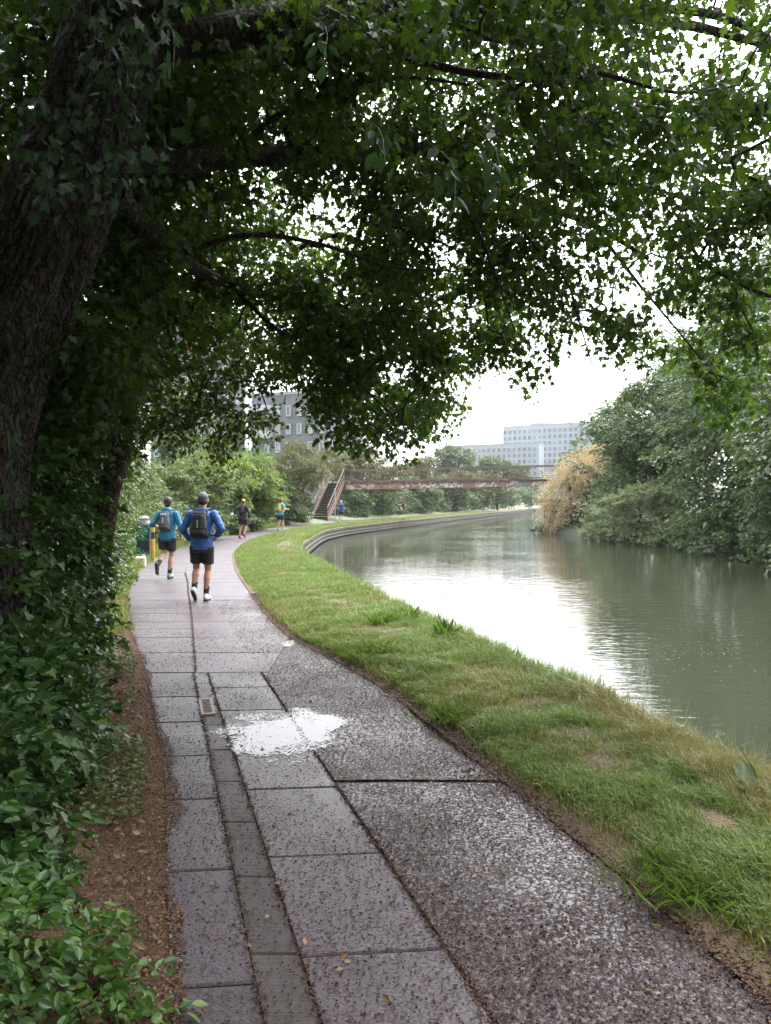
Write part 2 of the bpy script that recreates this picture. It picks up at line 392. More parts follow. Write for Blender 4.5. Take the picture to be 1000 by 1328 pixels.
strips('far_bank', [(lambda y: rightx(y) - .6, lift(-1.6)), (lambda y: rightx(y) - .1, lift(-.6)), (lambda y: rightx(y) + .3, lift(-.2)), (lambda y: rightx(y) + 2, lift(.3)), (lambda y: rightx(y) + 8, lift(.9)), (lambda y: rightx(y) + 900, lift(1.5))], M_UNDER)
mb = MB(); mb.add([(-900, 420, .35), (1100, 420, .35), (1100, 1100, .35), (-900, 1100, .35)], [(0, 1, 2, 3)]); tag(mb.build('far_ground', M_TURF), kind='structure')
strips('water', [(lambda y: bankx(y) - .1, lift(WZ)), (lambda y: (bankx(y) + rightx(y)) / 2, lift(WZ)), (lambda y: rightx(y) + .1, lift(WZ))], M_WATER)

# ------------------------------------------------------------------ the path: slabs with open joints, ribbed channel covers, wet asphalt lane
class Slabs:
    def __init__(s): s.mb = MB()
    def quad(s, a, b, c, d, gap=.0045, z=0.0, tilt=.0016):
        pts = np.array([a, b, c, d], float); cen = pts.mean(0)
        def inset(k):
            o = []
            for p in pts:
                q = cen - p; o.append(p + q / np.linalg.norm(q) * k)
            return o
        zz = z + RG.normal() * tilt * .5; tx, ty = RG.normal(size=2) * tilt
        def h(p): return zz + tx * (p[0] - cen[0]) + ty * (p[1] - cen[1])
        o1 = inset(gap); o2 = inset(gap + .009)
        V = [(p[0], p[1], -.06) for p in o1] + [(p[0], p[1], h(p) - .007) for p in o1] + [(p[0], p[1], h(p)) for p in o2]
        Fs = [(i, (i + 1) % 4, (i + 1) % 4 + 4, i + 4) for i in range(4)] + [(i + 4, (i + 1) % 4 + 4, (i + 1) % 4 + 8, i + 8) for i in range(4)] + [(8, 9, 10, 11)]
        s.mb.add(V, Fs)
def row(sl, y0, y1, xa, xb, skew=0.0, gap=.0045, z=0.0):
    f = lambda fn, y, k: (float(fn(y + k)), y + k)
    sl.quad(f(xa, y0, 0), f(xb, y0, skew), f(xb, y1, skew), f(xa, y1, 0), gap, z)
sl = Slabs(); ch = Slabs()
pl = lambda y: pathl(y) + .04
for y0, y1 in zip([-3, -2.2, -1.4, -.6, .15, .95, 1.75, 2.6, 3.42, 4.25, 4.98, 5.75, 6.5], [-2.2, -1.4, -.6, .15, .95, 1.75, 2.6, 3.42, 4.25, 4.98, 5.75, 6.5, 7.42]):
    row(sl, y0, y1, pl, chl, .03)
jy = [-2.8, -2, -1.2, -.4, .45, 1.25, 2.02, 2.78, 3.56, 4.4, 5.2, 6.08, 6.82, 7.42]
for y0, y1 in zip(jy[:-1], jy[1:]): row(sl, y0, y1, chr_, slabr, .05)
yy = -3.0
while yy < 6.3:
    row(ch, yy, yy + .58, chl, chr_, .0, .002, -.002); yy += .58
row(sl, 6.38, 7.0, chl, chr_, 0, .004); row(sl, 7.0, 7.42, chl, chr_, 0, .004)
mid = curve([(7.4, -1.83), (11.1, -2.8), (15, -3.85), (20.9, -5.35), (30, -6.5), (37.5, -6.85), (48.5, -6.3), (62, -4.2)])
kx = lambda y: np.minimum(np.where(np.asarray(y) < 9.3, -1.14 + (np.asarray(y) - 7.45) * -.01, 99), pathr(y) - .04)
yy = 7.43; k = 0
while yy < 60:
    st = (.5 + .5 * RG.random()) * (1 if yy < 30 else 2)
    row(sl, yy, yy + st, pl, mid, .03, (.003 + .0003 * yy if yy < 18 else .0015)); row(sl, yy, yy + st, mid, kx, .03, (.003 + .0003 * yy if yy < 18 else .0015)); yy += st; k += 1
tag(sl.mb.build('path_slabs', M_SLAB), kind='structure'); tag(ch.mb.build('path_channel_cover', M_CH), kind='structure')
yv = np.arange(yy, 420, 3.0); V = np.stack([np.stack([pathl(yv) + .03, yv, 0 * yv], -1), np.stack([pathr(yv), yv, 0 * yv], -1)], 1).reshape(-1, 3)
l, s = grid_faces(len(yv), 2); tag(mesh_np('path_far', V, l, s, M_SLAB), kind='structure')
def lane_z(X, Y, ta): return .002 + .016 * (fbm(X * 1.6, Y * 1.6, 11) - .5) * np.sin(ta * math.pi) - .018 * (ta > .97) - .012 * np.exp(-((X + .45) / .4) ** 2 - ((Y - 5.6) / .5) ** 2)
def lane(y0, y1, xl, name):
    yv = np.arange(y0, y1 + .001, .06); nc = 14
    ta = np.linspace(0, 1, nc)
    xr = pathr(yv) + .13 * (fbm(yv * 1.9, 0 * yv, 5) - .5) * 2 + .03 * (vnoise(yv * 9, 0 * yv, 8) - .5)
    X = xl(yv)[:, None] * (1 - ta) + xr[:, None] * ta
    Z = lane_z(X, yv[:, None] + 0 * X, ta + 0 * X)
    V = np.stack([X, np.broadcast_to(yv[:, None], X.shape), Z], -1).reshape(-1, 3)
    l, s = grid_faces(len(yv), nc); return tag(mesh_np(name, V, l, s, M_ASPH, smooth=True), kind='structure')
lane(-3, 4.5399, lambda y: slabr(y) + .012, 'path_asphalt'); lane(4.55, 7.43, lambda y: slabr(y) + .012, 'path_asphalt'); 
lane(7.44, 9.32, lambda y: np.minimum(-1.13 + 0 * y, pathr(y) - .02), 'path_asphalt')
# puddle: a film of rain water whose edge breaks up between the grains of the surface
def puddle_mat():
    m, nt, b, out = newmat('rain_water'); co = objco(nt)
    b.inputs['Base Color'].default_value = (.05, .045, .05, 1); b.inputs['Roughness'].default_value = .03; b.inputs['IOR'].default_value = 1.4
    rad = nd(nt, 'ShaderNodeAttribute', attribute_name='rad').outputs['Fac']
    n1 = noise(nt, co, 3.2, 3); n2 = noise(nt, co, 48, 3, .7)
    lv = mth(nt, 'ADD', mth(nt, 'SUBTRACT', 1.12, rad), mth(nt, 'ADD', mth(nt, 'MULTIPLY', mth(nt, 'SUBTRACT', n1, .5), 1.3), mth(nt, 'MULTIPLY', mth(nt, 'SUBTRACT', n2, .5), .95)))
    mx = nd(nt, 'ShaderNodeMixShader', {0: ramp(nt, lv, [(.37, 0), (.47, 1)]), 1: nd(nt, 'ShaderNodeBsdfTransparent').outputs[0], 2: b.outputs[0]})
    nt.links.new(mx.outputs[0], out.inputs['Surface']); return m
M_PUD = puddle_mat()
def pud(name, spots):
    V, A, Fs = [], [], []
    for cx, cy, rx, ry, z in spots:
        n0 = len(V); nn = 40
        for k in range(1, 7):
            for t in np.linspace(0, 2 * math.pi, nn, endpoint=False): V.append((cx + rx * k / 6 * math.cos(t), cy + ry * k / 6 * math.sin(t), z)); A.append(k / 6)
        V.append((cx, cy, z)); A.append(0); c = len(V) - 1
        Fs += [(c, n0 + i, n0 + (i + 1) % nn) for i in range(nn)] + [(n0 + k * nn + i, n0 + (k + 1) * nn + i, n0 + (k + 1) * nn + (i + 1) % nn, n0 + k * nn + (i + 1) % nn) for k in range(5) for i in range(nn)]
    return tag(mesh_np(name, np.array(V), [i for f in Fs for i in f], np.cumsum([0] + [len(f) for f in Fs[:-1]]), M_PUD, attr={'rad': A}), kind='structure')
pud('puddle', [(-.72, 5.5, .56, .72, .0042), (-1.12, 9.0, .12, .32, .0048)])
# small iron cover in the channel strip
cvm = simple('rusty_iron', (.1, .06, .045), .6, .4, 30); cvf = simple('pale_frame', (.2, .18, .17), .6, .2, 30)
g0 = G(268, 917); e = empty('inspection_cover', (g0[0], g0[1], .0), 'small rusty rectangular cover let into the path channel strip beside the puddle', 'cover', rz=math.radians(16)); e.scale = (.62, .8, 1)
mb = MB(); [mb.box((sx, sy, .005), q) for sx, sy, q in ((-.07, 0, (.035, .62, .012)), (.07, 0, (.035, .62, .012)), (0, .29, (.105, .04, .012)), (0, -.29, (.105, .04, .012)))]; mb.build('frame', cvf, e, world=True, bevel=.002)
mb = MB(); mb.box((0, 0, .003), (.1, .53, .01)); [mb.box((0, y, .009), (.085, .012, .006)) for y in np.arange(-.22, .23, .055)]; mb.build('lid', cvm, e, world=True)
# ------------------------------------------------------------------ canal wall
def wall_mat():
    m, nt, b, _ = newmat('canal_stone'); co = objco(nt)
    n1 = noise(nt, co, 1.3, 5); n2 = noise(nt, co, 18, 4, .7)
    c = mixc(nt, n2, ramp(nt, n1, [(.35, (.035, .038, .024)), (.65, (.085, .08, .062))]), ramp(nt, n1, [(.3, (.07, .066, .05)), (.7, (.15, .135, .105))]))
    nt.links.new(c, b.inputs['Base Color']); b.inputs['Roughness'].default_value = .8
    nt.links.new(bump(nt, n2, .6, .03), b.inputs['Normal']); return m
M_WALL = wall_mat(); M_COPE = simple('coping_stone', (.085, .078, .048), .85, .5, 3, bmp=.5); M_RAIL = simple('weathered_timber', (.06, .056, .05), .6, .3, 4)
def along(name, prof, y0, y1, mat, parent, dy=.6):
    """sweep a profile (offset towards the land, z) along the bank"""
    yv = [y0]
    while yv[-1] < y1: yv.append(yv[-1] + dy * (1 + yv[-1] / 60))
    yv = np.array(yv); p = np.stack([bankx(yv), yv], 1); t = nrm(np.gradient(p, axis=0)); n = np.stack([-t[:, 1], t[:, 0]], 1)
    V = np.concatenate([np.concatenate([p + n * o, np.full((len(p), 1), z)], 1)[:, None, :] for o, z in prof], 1)
    l, s = grid_faces(len(yv), len(prof)); return mesh_np(name, V.reshape(-1, 3), l, s, mat, parent=parent)
root = empty('canal_wall', (float(bankx(24)), 24, 0), 'long curved stone canal wall with timber rails along the waterline', 'wall')
along('wall_face', [(.05, .0), (.03, -.1), (0, -.12), (-.02, -1.6)], 22.5, 300, M_WALL, root)
along('coping', [(.36, -.05), (.32, .05), (-.05, .055), (-.07, .03), (-.06, -.1), (0, -.115)], 22.5, 300, M_COPE, root)
along('rail', [(-.02, -.22), (-.1, -.22), (-.1, -.31), (-.02, -.31)], 24, 300, M_RAIL, root)
along('rail', [(-.02, -.38), (-.13, -.38), (-.13, -.48), (-.02, -.48)], 24, 300, M_RAIL, root)

# ------------------------------------------------------------------ footbridge
def rust_mat(name, c0, c1, sc=5):
    m, nt, b, _ = newmat(name); co = objco(nt)
    n1 = noise(nt, co, sc, 5, .65); n2 = noise(nt, co, sc * 9, 3)
    c = mixc(nt, mth(nt, 'MULTIPLY', n2, .5), ramp(nt, n1, [(.35, c0), (.65, c1)]), (.09, .05, .035))
    nt.links.new(c, b.inputs['Base Color']); b.inputs['Roughness'].default_value = .75; return m
M_RUST = rust_mat('rusty_red_girder', (.25, .14, .115), (.4, .3, .265)); M_RAILB = rust_mat('rusty_brown_rail', (.15, .1, .08), (.25, .19, .16)); M_STEP = simple('dark_step', (.035, .03, .028), .8)
M_TREAD = simple('paler_tread', (.12, .1, .09), .8); M_CONC = simple('grey_concrete', (.2, .2, .19), .85, .3, 2); M_STR = rust_mat('brown_stringer', (.2, .12, .09), (.3, .21, .17))  # treads a paler tone than the risers
def flat(name, col): return simple(name, col, .7, .1, 20)
M_GW = flat('white_spray_paint', (.7, .68, .67)); M_GT = flat('teal_spray_paint', (.1, .4, .42)); M_GP = flat('pink_spray_paint', (.45, .3, .3)); M_GD = flat('dark_spray_paint', (.03, .03, .035))
BL = P(447, 631, 70); BR = P(745, 625.5, 65)
br = empty('footbridge', (BL[0], BL[1], 0), 'rusty footbridge with graffiti covered girder and barred railings crossing the canal', 'footbridge')
ax = BR - BL; L = np.linalg.norm(ax[:2]); dv = ax / np.linalg.norm(ax); nv = np.array([-dv[1], dv[0], 0]); nv /= np.linalg.norm(nv)   # nv points away from the camera
Bp = lambda s, o, z: BL + dv * s + nv * o + np.array([0, 0, z])
mb = MB(); mb.beam(Bp(0, 0, 0), Bp(L, 0, 0), .06, .5); mb.beam(Bp(0, -.06, .27), Bp(L, -.06, .27), .3, .04); mb.beam(Bp(0, -.05, -.27), Bp(L, -.05, -.27), .2, .04)
girder = mb.build('girder', M_RUST, br)
mb = MB(); mb.beam(Bp(0, 2, .06), Bp(L, 2, .06), .06, .38); mb.build('girder', M_RUST, br)
mb = MB(); mb.beam(Bp(-.3, 1, .3), Bp(L, 1, .3), 1.9, .08); mb.build('deck', M_STEP, br)
for off in (0, 2):
    mb = MB()
    mb.beam(Bp(0, off, 1.48), Bp(L, off, 1.48), .08, .08); mb.beam(Bp(0, off, .48), Bp(L, off, .48), .05, .05)
    s = 0.0; k = 0
    while s < L:
        big = k % 13 == 0
        mb.beam(Bp(s, off, .36), Bp(s, off, 1.48), .07 if big else .026, .07 if big else .026, up=(0, 1, 0)); s += .25; k += 1
    mb.build('railing', M_RAILB, br)
# graffiti strokes, 3-4 mm of paint on the girder's face
def stroke(mb, pts, w, o):
    for (s0, z0), (s1, z1) in zip(pts[:-1], pts[1:]):
        a = Bp(s0, o, z0); b_ = Bp(s1, o, z1); t = b_ - a; ll = np.linalg.norm(t)
        if ll < 1e-4: continue
        t /= ll; q = np.cross(t, nv) * w / 2
        mb.add([a - q, b_ - q, b_ + q, a + q], [(0, 1, 2, 3)])
rr = random.Random(4)
for s0, s1, mt, dens in ((.2, 2.8, M_GW, 9), (3, 5.4, M_GP, 6), (5.2, 7.5, M_GW, 5), (7.6, 9.5, M_GW, 9), (9.3, 10.8, M_GW, 7), (11.3, 13.9, M_GW, 5), (14.6, 15.5, M_GW, 6), (15.6, 16.4, M_GT, 16), (16.6, 19.0, M_GW, 8)):
    mb = MB(); o = -.034
    for k in range(int((s1 - s0) * dens)):
        s = rr.uniform(s0, s1); z = rr.uniform(-.18, .12); pts = [(s, z)]
        for _ in range(rr.randint(2, 5)): pts.append((min(max(pts[-1][0] + rr.uniform(-.28, .28), s0), s1), min(max(pts[-1][1] + rr.uniform(-.25, .25), -.24), .24)))
        o -= .0006; stroke(mb, pts, rr.uniform(.03, .075), o)
    if mb.v: mb.build('graffiti', mt, girder)
# stair: climbs away from the camera to the landing
def stair_pt(t, side):   # t 0 foot .. 1 landing; side 0 right .. 1 left
    a = np.array([-4.95, 66, .05]); b_ = Bp(-.05, 0, .36); a[2] = .05
    d2 = (b_ - a)[:2] / np.linalg.norm((b_ - a)[:2]); n2 = np.array([-d2[1], d2[0], 0])
    return a + (b_ - a) * t + n2 * 1.5 * side
ns = 16
for side in (0, 1):
    mb = MB(); mb.beam(stair_pt(0, side) + (0, 0, .1), stair_pt(1, side) + (0, 0, .0), .09, .36); mb.build('stringer', M_STR, br)
    mb = MB(); mb.beam(stair_pt(-.02, side) + (0, 0, 1.15), stair_pt(1, side) + (0, 0, 1.25), .08, .09); mb.beam(stair_pt(0, side) + (0, 0, .62), stair_pt(1, side) + (0, 0, .68), .05, .06)
    for t in np.linspace(0, 1, 13): mb.beam(stair_pt(t, side) + (0, 0, 0), stair_pt(t, side) + (0, 0, 1.2), .08 if t in (0, 1) else .03, .08 if t in (0, 1) else .03, up=(0, 1, 0))
    mb.build('handrail', M_RAILB, br)
for k in range(ns):
    t = (k + .5) / ns; a = stair_pt(t, 0); b_ = stair_pt(t, 1); mb = MB(); mb.beam(a + (b_ - a) * .03, b_ - (b_ - a) * .03, .3, .05); st_ = mb.build('step', M_TREAD, br); mb = MB(); q = np.array([.02, .1, -.1]); mb.beam(a + (b_ - a) * .03 + q, b_ - (b_ - a) * .03 + q, .02, .145); mb.build('riser', M_STEP, st_)
mb = MB(); mb.beam(Bp(-1.4, 1.0, .3), Bp(-.02, 1.0, .3), 2.1, .1); mb.build('landing', M_STEP, br)
q = P(694, 640, 66.5); mb = MB(); mb.box((q[0] + 2.2, q[1] + 1, .3), (2.0, 2.4, 2.4)); mb.box((q[0] + 1.6, q[1] + 1, 1.75), (3.2, 2.7, .3)); mb.build('abutment', simple('blue_grey_pier', (.04, .055, .085), .8), br)

# ------------------------------------------------------------------ apartment blocks
def window_mat(name, c):
    m, nt, b, _ = newmat(name); geo = nd(nt, 'ShaderNodeObjectInfo')
    nt.links.new(ramp(nt, geo.outputs['Random'], [(0, tuple(q * .45 for q in c)), (1, c)]), b.inputs['Base Color']); b.inputs['Roughness'].default_value = .12; return m
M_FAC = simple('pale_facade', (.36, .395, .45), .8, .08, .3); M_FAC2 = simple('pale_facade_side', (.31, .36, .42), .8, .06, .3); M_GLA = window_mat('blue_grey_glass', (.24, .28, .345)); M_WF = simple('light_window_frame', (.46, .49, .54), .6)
M_BRK = simple('grey_brick', (.17, .178, .2), .85, .15, .6); M_BAL = simple('white_balcony', (.5, .52, .56), .7); M_PAN = simple('red_panel', (.5, .05, .06), .6); M_RF = simple('roof_plant', (.3, .33, .37), .8)
def facade_block(name, label, a, b_, zb, zt, depth, ncol, nrow, wm, wsz, top=.9, mat=None, group=None, skip=None):
    """a, b_: front corners on the ground (x, y)"""
    a = np.array([a[0], a[1], zb], float); b_ = np.array([b_[0], b_[1], zb], float); t = b_ - a; LL = np.linalg.norm(t); t /= LL; n = np.array([t[1], -t[0], 0])
    if n[1] > 0: n = -n
    r = empty(name, (a + b_) / 2, label, 'building', group)
    R = np.stack([t, -n, np.array([0, 0, 1.])], 1)
    mb = MB(); mb.box((a + b_) / 2 - n * depth / 2 + np.array([0, 0, (zt - zb) / 2]), (LL, depth, zt - zb), R=R); mb.build('wall', mat or M_FAC, r)
    mb = MB(); mb.box((a + b_) / 2 - n * depth / 2 + np.array([0, 0, zt - zb + .2]), (LL + .3, depth + .3, .4), R=R); mb.build('roof', M_RF, r)
    cw = LL / ncol; rh = (zt - zb - top) / nrow; first = None
    w, h = wsz[0] * cw, wsz[1] * rh
    mbf = MB(); 
    for sx in (-1, 1): mbf.box((sx * w / 2, 0, 0), (.12, .5, h + .12))
    for sz in (-1, 1): mbf.box((0, 0, sz * h / 2), (w - .12, .5, .12))
    mbp = MB(); mbp.box((0, 0, 0), (w - .13, .2, h - .13))
    wi = 0
    for i in range(nrow):
        for j in range(ncol):
            c = a + t * cw * (j + .5) + np.array([0, 0, rh * (nrow - 1 - i + .5) + (.0)]) + n * .0
            if wi >= 100 or (skip and skip(i, j)): continue
            wi += 1; loc = c - np.array(r.location)
            if first is None:
                f = mbf.build('window', M_WF, r, world=True); p = mbp.build('pane', wm, f, world=True); first = (f, p)
            else:
                f = first[0].copy(); link(f, r); p = first[1].copy(); link(p, f)
            f.location = loc; f.rotation_euler = (0, 0, math.atan2(t[1], t[0])); p.location = (0, 0, 0)
    return r, (a, t, n, R)
g = lambda u, d: ((u - 500) / F * d, d)
zz = lambda v, d: CAMZ + (651 - v) / F * d
g4 = lambda u, d: ((u - 500) / F * d, d)
r1, _ = facade_block('apartment_block', 'pale grey apartment block rising tallest beyond the bridge, with grid of windows', g4(652, 392), g4(800, 360), 2, zz(552.5, 385), 16, 22, 12, M_GLA, (.66, .68), 1.4, skip=lambda i, j: i > 5 or j > 19 or (i > 2 and j < 6))
q = np.array([*g4(706, 384), zz(551, 384) + .6]) + (0, 9, 0); mb = MB(); mb.box(q, (10, 5, 2.2)); mb.box(q + (38, 0, 0), (7, 4, 1.6)); mb.build('rooftop_plant', M_RF, r1)
r2, _ = facade_block('apartment_block', 'long low pale apartment block in front of the tallest one, left of it beyond bridge', g4(575, 372), g4(697, 350), 2, zz(577, 360), 10, 19, 9, M_GLA, (.66, .68), 1.2, skip=lambda i, j: i > 4)
a3 = np.array(g4(697, 350.3)); zt_ = zz(577, 360) - .3
mb = MB(); mb.box((a3[0] + 1.6, a3[1] + 9, zt_ / 2), (3.0, 18, zt_), rz=-.28); mb.build('side_wall', M_FAC2, r2)
M_GL2 = window_mat('pale_window', (.45, .5, .56))
def balcony(r, c, rad):
    mb = MB(); n = 14; V = []; 
    for zz_ in (0, 1.0):
        for k in range(n + 1): aa = math.pi + math.pi * k / n; V.append((c[0] + rad * math.cos(aa), c[1] + rad * .8 * math.sin(aa), c[2] + zz_))
    m = n + 1; mb.add(V, [(k, k + 1, m + k + 1, m + k) for k in range(n)] + [tuple(range(m)), tuple(range(2 * m - 1, m - 1, -1)), (n, 0, m, 2 * m - 1)]); mb.build('balcony', M_BAL, r)
D2 = 115
t1, _ = facade_block('tower_block', 'dark grey tower block with red panel, tallest glimpsed through the leaves', g(196, D2), g(318, D2 + 4), .5, zz(405, D2), 14, 7, 11, M_GL2, (.36, .55), 1, mat=M_BRK)
q = np.array([*g(250, D2 - .1), zz(442, D2)]); mb = MB(); mb.box(q, (1.9, .3, 3.2)); mb.build('panel', M_PAN, t1)
for k, v in enumerate((450, 490, 530, 570)): mb = MB(); q = np.array([*g(236, D2 - .5), zz(v + 20, D2)]); mb.box(q, (8, 1.2, .7)); mb.build('balcony', M_BAL, t1)
t2, _ = facade_block('tower_block', 'dark grey lower block with rounded balconies beside the tower, behind the bushes', g(327, 104), g(425, 100), .5, zz(512, 102), 12, 7, 6, M_GL2, (.34, .52), 1, mat=M_BRK)
for v in (530, 563, 597): balcony(t2, (g(338, 103)[0], 103.2, zz(v, 102) - .5), 1.7)

# ------------------------------------------------------------------ people
def prim_loft(mb, rings, n=20):
    V = []
    for cx, cy, cz, rx, ry in rings:
        V += [(cx + rx * math.cos(2 * math.pi * k / n), cy + ry * math.sin(2 * math.pi * k / n), cz) for k in range(n)]
    m = len(rings); Fs = [(i * n + k, i * n + (k + 1) % n, (i + 1) * n + (k + 1) % n, (i + 1) * n + k) for i in range(m - 1) for k in range(n)]
    mb.add(V, Fs + [tuple(range(n - 1, -1, -1)), tuple(range((m - 1) * n, m * n))])
def prim_cap(mb, p0, r0, p1, r1, n=14):
    p0 = np.asarray(p0, float); p1 = np.asarray(p1, float); t = p1 - p0; L = np.linalg.norm(t); t = t / L if L > 1e-6 else np.array([0, 0, 1.])
    pts = []; rs = []
    for a in (-80, -60, -35, -10): pts.append(p0 + t * r0 * math.sin(math.radians(a))); rs.append(r0 * math.cos(math.radians(a)))
    for a in (10, 35, 60, 80): pts.append(p1 + t * r1 * math.sin(math.radians(a))); rs.append(r1 * math.cos(math.radians(a)))
    mb.tube(pts, rs, n)
def prim_cone(mb, p0, r0, p1, r1, n=16): mb.tube([p0, p1], [r0, r1], n)
def prim_ell(mb, c, r, n=16, rx=0.0):
    V = []; m = 9
    for i in range(m):
        ph = -math.pi / 2 + math.pi * (i + .3) / (m - .4)
        for k in range(n):
            x, y, z = r[0] * math.cos(ph) * math.cos(2 * math.pi * k / n), r[1] * math.cos(ph) * math.sin(2 * math.pi * k / n), r[2] * math.sin(ph)
            y, z = y * math.cos(rx) - z * math.sin(rx), y * math.sin(rx) + z * math.cos(rx)
            V.append((c[0] + x, c[1] + y, c[2] + z))
    mb.add(V, [(i * n + k, i * n + (k + 1) % n, (i + 1) * n + (k + 1) % n, (i + 1) * n + k) for i in range(m - 1) for k in range(n)] + [tuple(range(n - 1, -1, -1)), tuple(range((m - 1) * n, m * n))])
def fuse(name, mb, vox, mat, parent=None, smooth=4, wrinkle=0.0):
    """union of overlapping closed shapes -> one continuous skin"""
    o = mb.build('tmp', mat, None)
    r = o.modifiers.new('r', 'REMESH'); r.mode = 'VOXEL'; r.voxel_size = vox; r.use_smooth_shade = True
    s = o.modifiers.new('s', 'SMOOTH'); s.iterations = smooth; s.factor = .5
    if wrinkle:
        tx = bpy.data.textures.new('folds', 'CLOUDS'); tx.noise_scale = .075
        d = o.modifiers.new('d', 'DISPLACE'); d.texture = tx; d.strength = wrinkle; d.mid_level = .5
    dg = bpy.context.evaluated_depsgraph_get(); me = bpy.data.meshes.new_from_object(o.evaluated_get(dg)); me.name = name
    old = o.data; bpy.data.objects.remove(o); bpy.data.meshes.remove(old)
    me.materials.clear(); me.materials.append(mat)
    q = bpy.data.objects.new(name, me); return link(q, parent)
def cloth(name, col, rough=.7): return simple(name, col, rough, .18, 9, bmp=.7, bscale=28)
SKIN = simple('skin', (.44, .235, .165), .5, .12, 7); SKIN2 = simple('fair_skin', (.5, .3, .22), .5, .12, 7); HAIR = simple('dark_hair', (.025, .018, .014), .6, .3, 60, bmp=.6, bscale=120)
EYEM = simple('eye_white', (.7, .7, .68), .2, .02)
ARMS = {'elbows_out': (((-.20, 0, 1.43), (-.315, -.03, 1.17), (-.225, .12, .99)), ((.20, 0, 1.43), (.345, -.05, 1.19), (.20, .13, 1.06))),
        'pumping': (((-.19, 0, 1.42), (-.30, -.12, 1.19), (-.27, .12, 1.13)), ((.19, 0, 1.42), (.305, -.02, 1.14), (.275, .12, .93))),
        'raised': (((-.19, 0, 1.42), (-.33, -.1, 1.2), (-.36, .14, 1.18)), ((.19, 0, 1.42), (.33, -.08, 1.2), (.37, .12, 1.2)))}
LEGS = {'planted_right': (((-.1, 0, .93), (-.115, .07, .52), (-.1, -.1, .2), -42), ((.1, 0, .93), (.085, .06, .5), (.075, -.02, .1), 0)),
        'kick_left': (((-.1, 0, .93), (-.085, .03, .54), (-.075, -.34, .33), -80), ((.1, 0, .93), (.075, .07, .5), (.04, .02, .1), 0)),
        'stride': (((-.1, 0, .93), (-.1, .02, .5), (-.1, -.13, .12), -18), ((.1, 0, .93), (.1, .16, .53), (.1, -.08, .2), -25)),
        'walk': (((-.1, 0, .93), (-.1, .03, .5), (-.1, -.12, .11), -14), ((.1, 0, .93), (.1, .1, .5), (.1, .08, .1), 4))}
def person(loc, h, rz, label, arms='pumping', legs='stride', vox=.008, top=(.1, .2, .5), top_name='jacket', sleeve='long', shorts=(.012, .012, .016), shoes=(.5, .5, .5), sole=(.02, .02, .02), socks=None, cap=None, skin=None, lean=.05, pack=None, hood=False, pack_label=None, long_legs=False, group='runners on the towpath', shoe2=None, wide=1.0):
    skin = skin or SKIN; k = h / 1.78
    A = ARMS[arms]; Lg = LEGS[legs]
    T = lambda p: np.array([p[0] * wide, p[1] + lean * max(0, p[2] - .9), p[2]])
    A = [[T(q) for q in s] for s in A]; Lg = [[np.array(q, float) for q in s[:3]] + [s[3]] for s in Lg]
    mb = MB()
    prim_loft(mb, [(0, 0, .86, .13, .1), (0, 0, .95, .165, .115), (0, .01 + lean * .2, 1.1, .14, .1), (0, .02 + lean * .38, 1.28, .165, .11), (0, .03 + lean * .5, 1.4, .175, .1), (0, .03 + lean * .55, 1.46, .11, .07), (0, .03 + lean * .6, 1.5, .055, .055)])
    hd = T((0, .04, 1.665))
    prim_cap(mb, T((0, .02, 1.44)), .062, T((0, .03, 1.6)), .055)
    prim_ell(mb, hd, (.078, .097, .115)); prim_ell(mb, hd + (0, .03, -.06), (.056, .07, .06))
    prim_cap(mb, hd + (0, .09, .01), .012, hd + (0, .115, -.03), .016, 8)
    for sx in (-1, 1): prim_ell(mb, hd + (sx * .08, -.005, -.01), (.013, .026, .034), 8); prim_cap(mb, hd + (sx * .012, .092, -.062), .009, hd + (sx * .022, .086, -.06), .006, 6)
    for s, (sh, el, wr) in zip((-1, 1), A):
        prim_cap(mb, sh, .056, el, .04); prim_cap(mb, el, .042, wr, .027)
        f = nrm(wr - el); side = nrm(np.cross(f, (0, 0, 1))); upv = np.cross(side, f); inw = -side * 0 + np.array([-s * .6, .3, -.5])
        inw = nrm(inw - f * np.dot(inw, f)); acr = np.cross(f, inw)
        prim_cap(mb, wr + f * .02, .03, wr + f * .075, .034)
        for j in range(4):
            b0 = wr + f * .085 + acr * (j - 1.5) * .019; ln = (.036, .042, .04, .03)[j]
            m1 = b0 + f * ln * .8 + inw * .012; m2 = m1 + inw * ln * .9 + f * .006; prim_cap(mb, b0, .0095, m1, .0088, 8); prim_cap(mb, m1, .0088, m2, .008, 8)
        b0 = wr + f * .035 + acr * (-.034); m1 = b0 + f * .035 + inw * .03 - acr * .008; prim_cap(mb, b0, .012, m1, .0095, 8); prim_cap(mb, m1, .0095, m1 + inw * .025 + acr * .015, .008, 8)
    for hp, kn, an, pt in Lg:
        prim_cap(mb, hp, .085, kn, .056); cm = kn + (an - kn) * .3 - np.array([0, .018, 0]); prim_cap(mb, kn, .053, cm, .06); prim_cap(mb, cm, .06, an, .036)
        fd = np.array([0, math.cos(math.radians(pt)), math.sin(math.radians(pt))]); prim_cap(mb, an + (0, -.02, -.04), .034, an + fd * .15 + (0, 0, -.055), .03)
    body = fuse('person', mb, vox, skin); body.scale = (k, k, k); body.location = loc; body.rotation_euler = (0, 0, rz)
    tag(body, label, 'person', group)
    big = vox < .02
    # top
    mb = MB(); e = .016
    prim_loft(mb, [(0, .0, .845, .185, .135), (0, .0, .95, .185, .135), (0, .01 + lean * .2, 1.1, .165, .125), (0, .02 + lean * .38, 1.28, .188, .135), (0, .03 + lean * .5, 1.4, .2, .125), (0, .03 + lean * .55, 1.47, .13, .092), (0, .03 + lean * .6, 1.53, .072, .075)], 24)
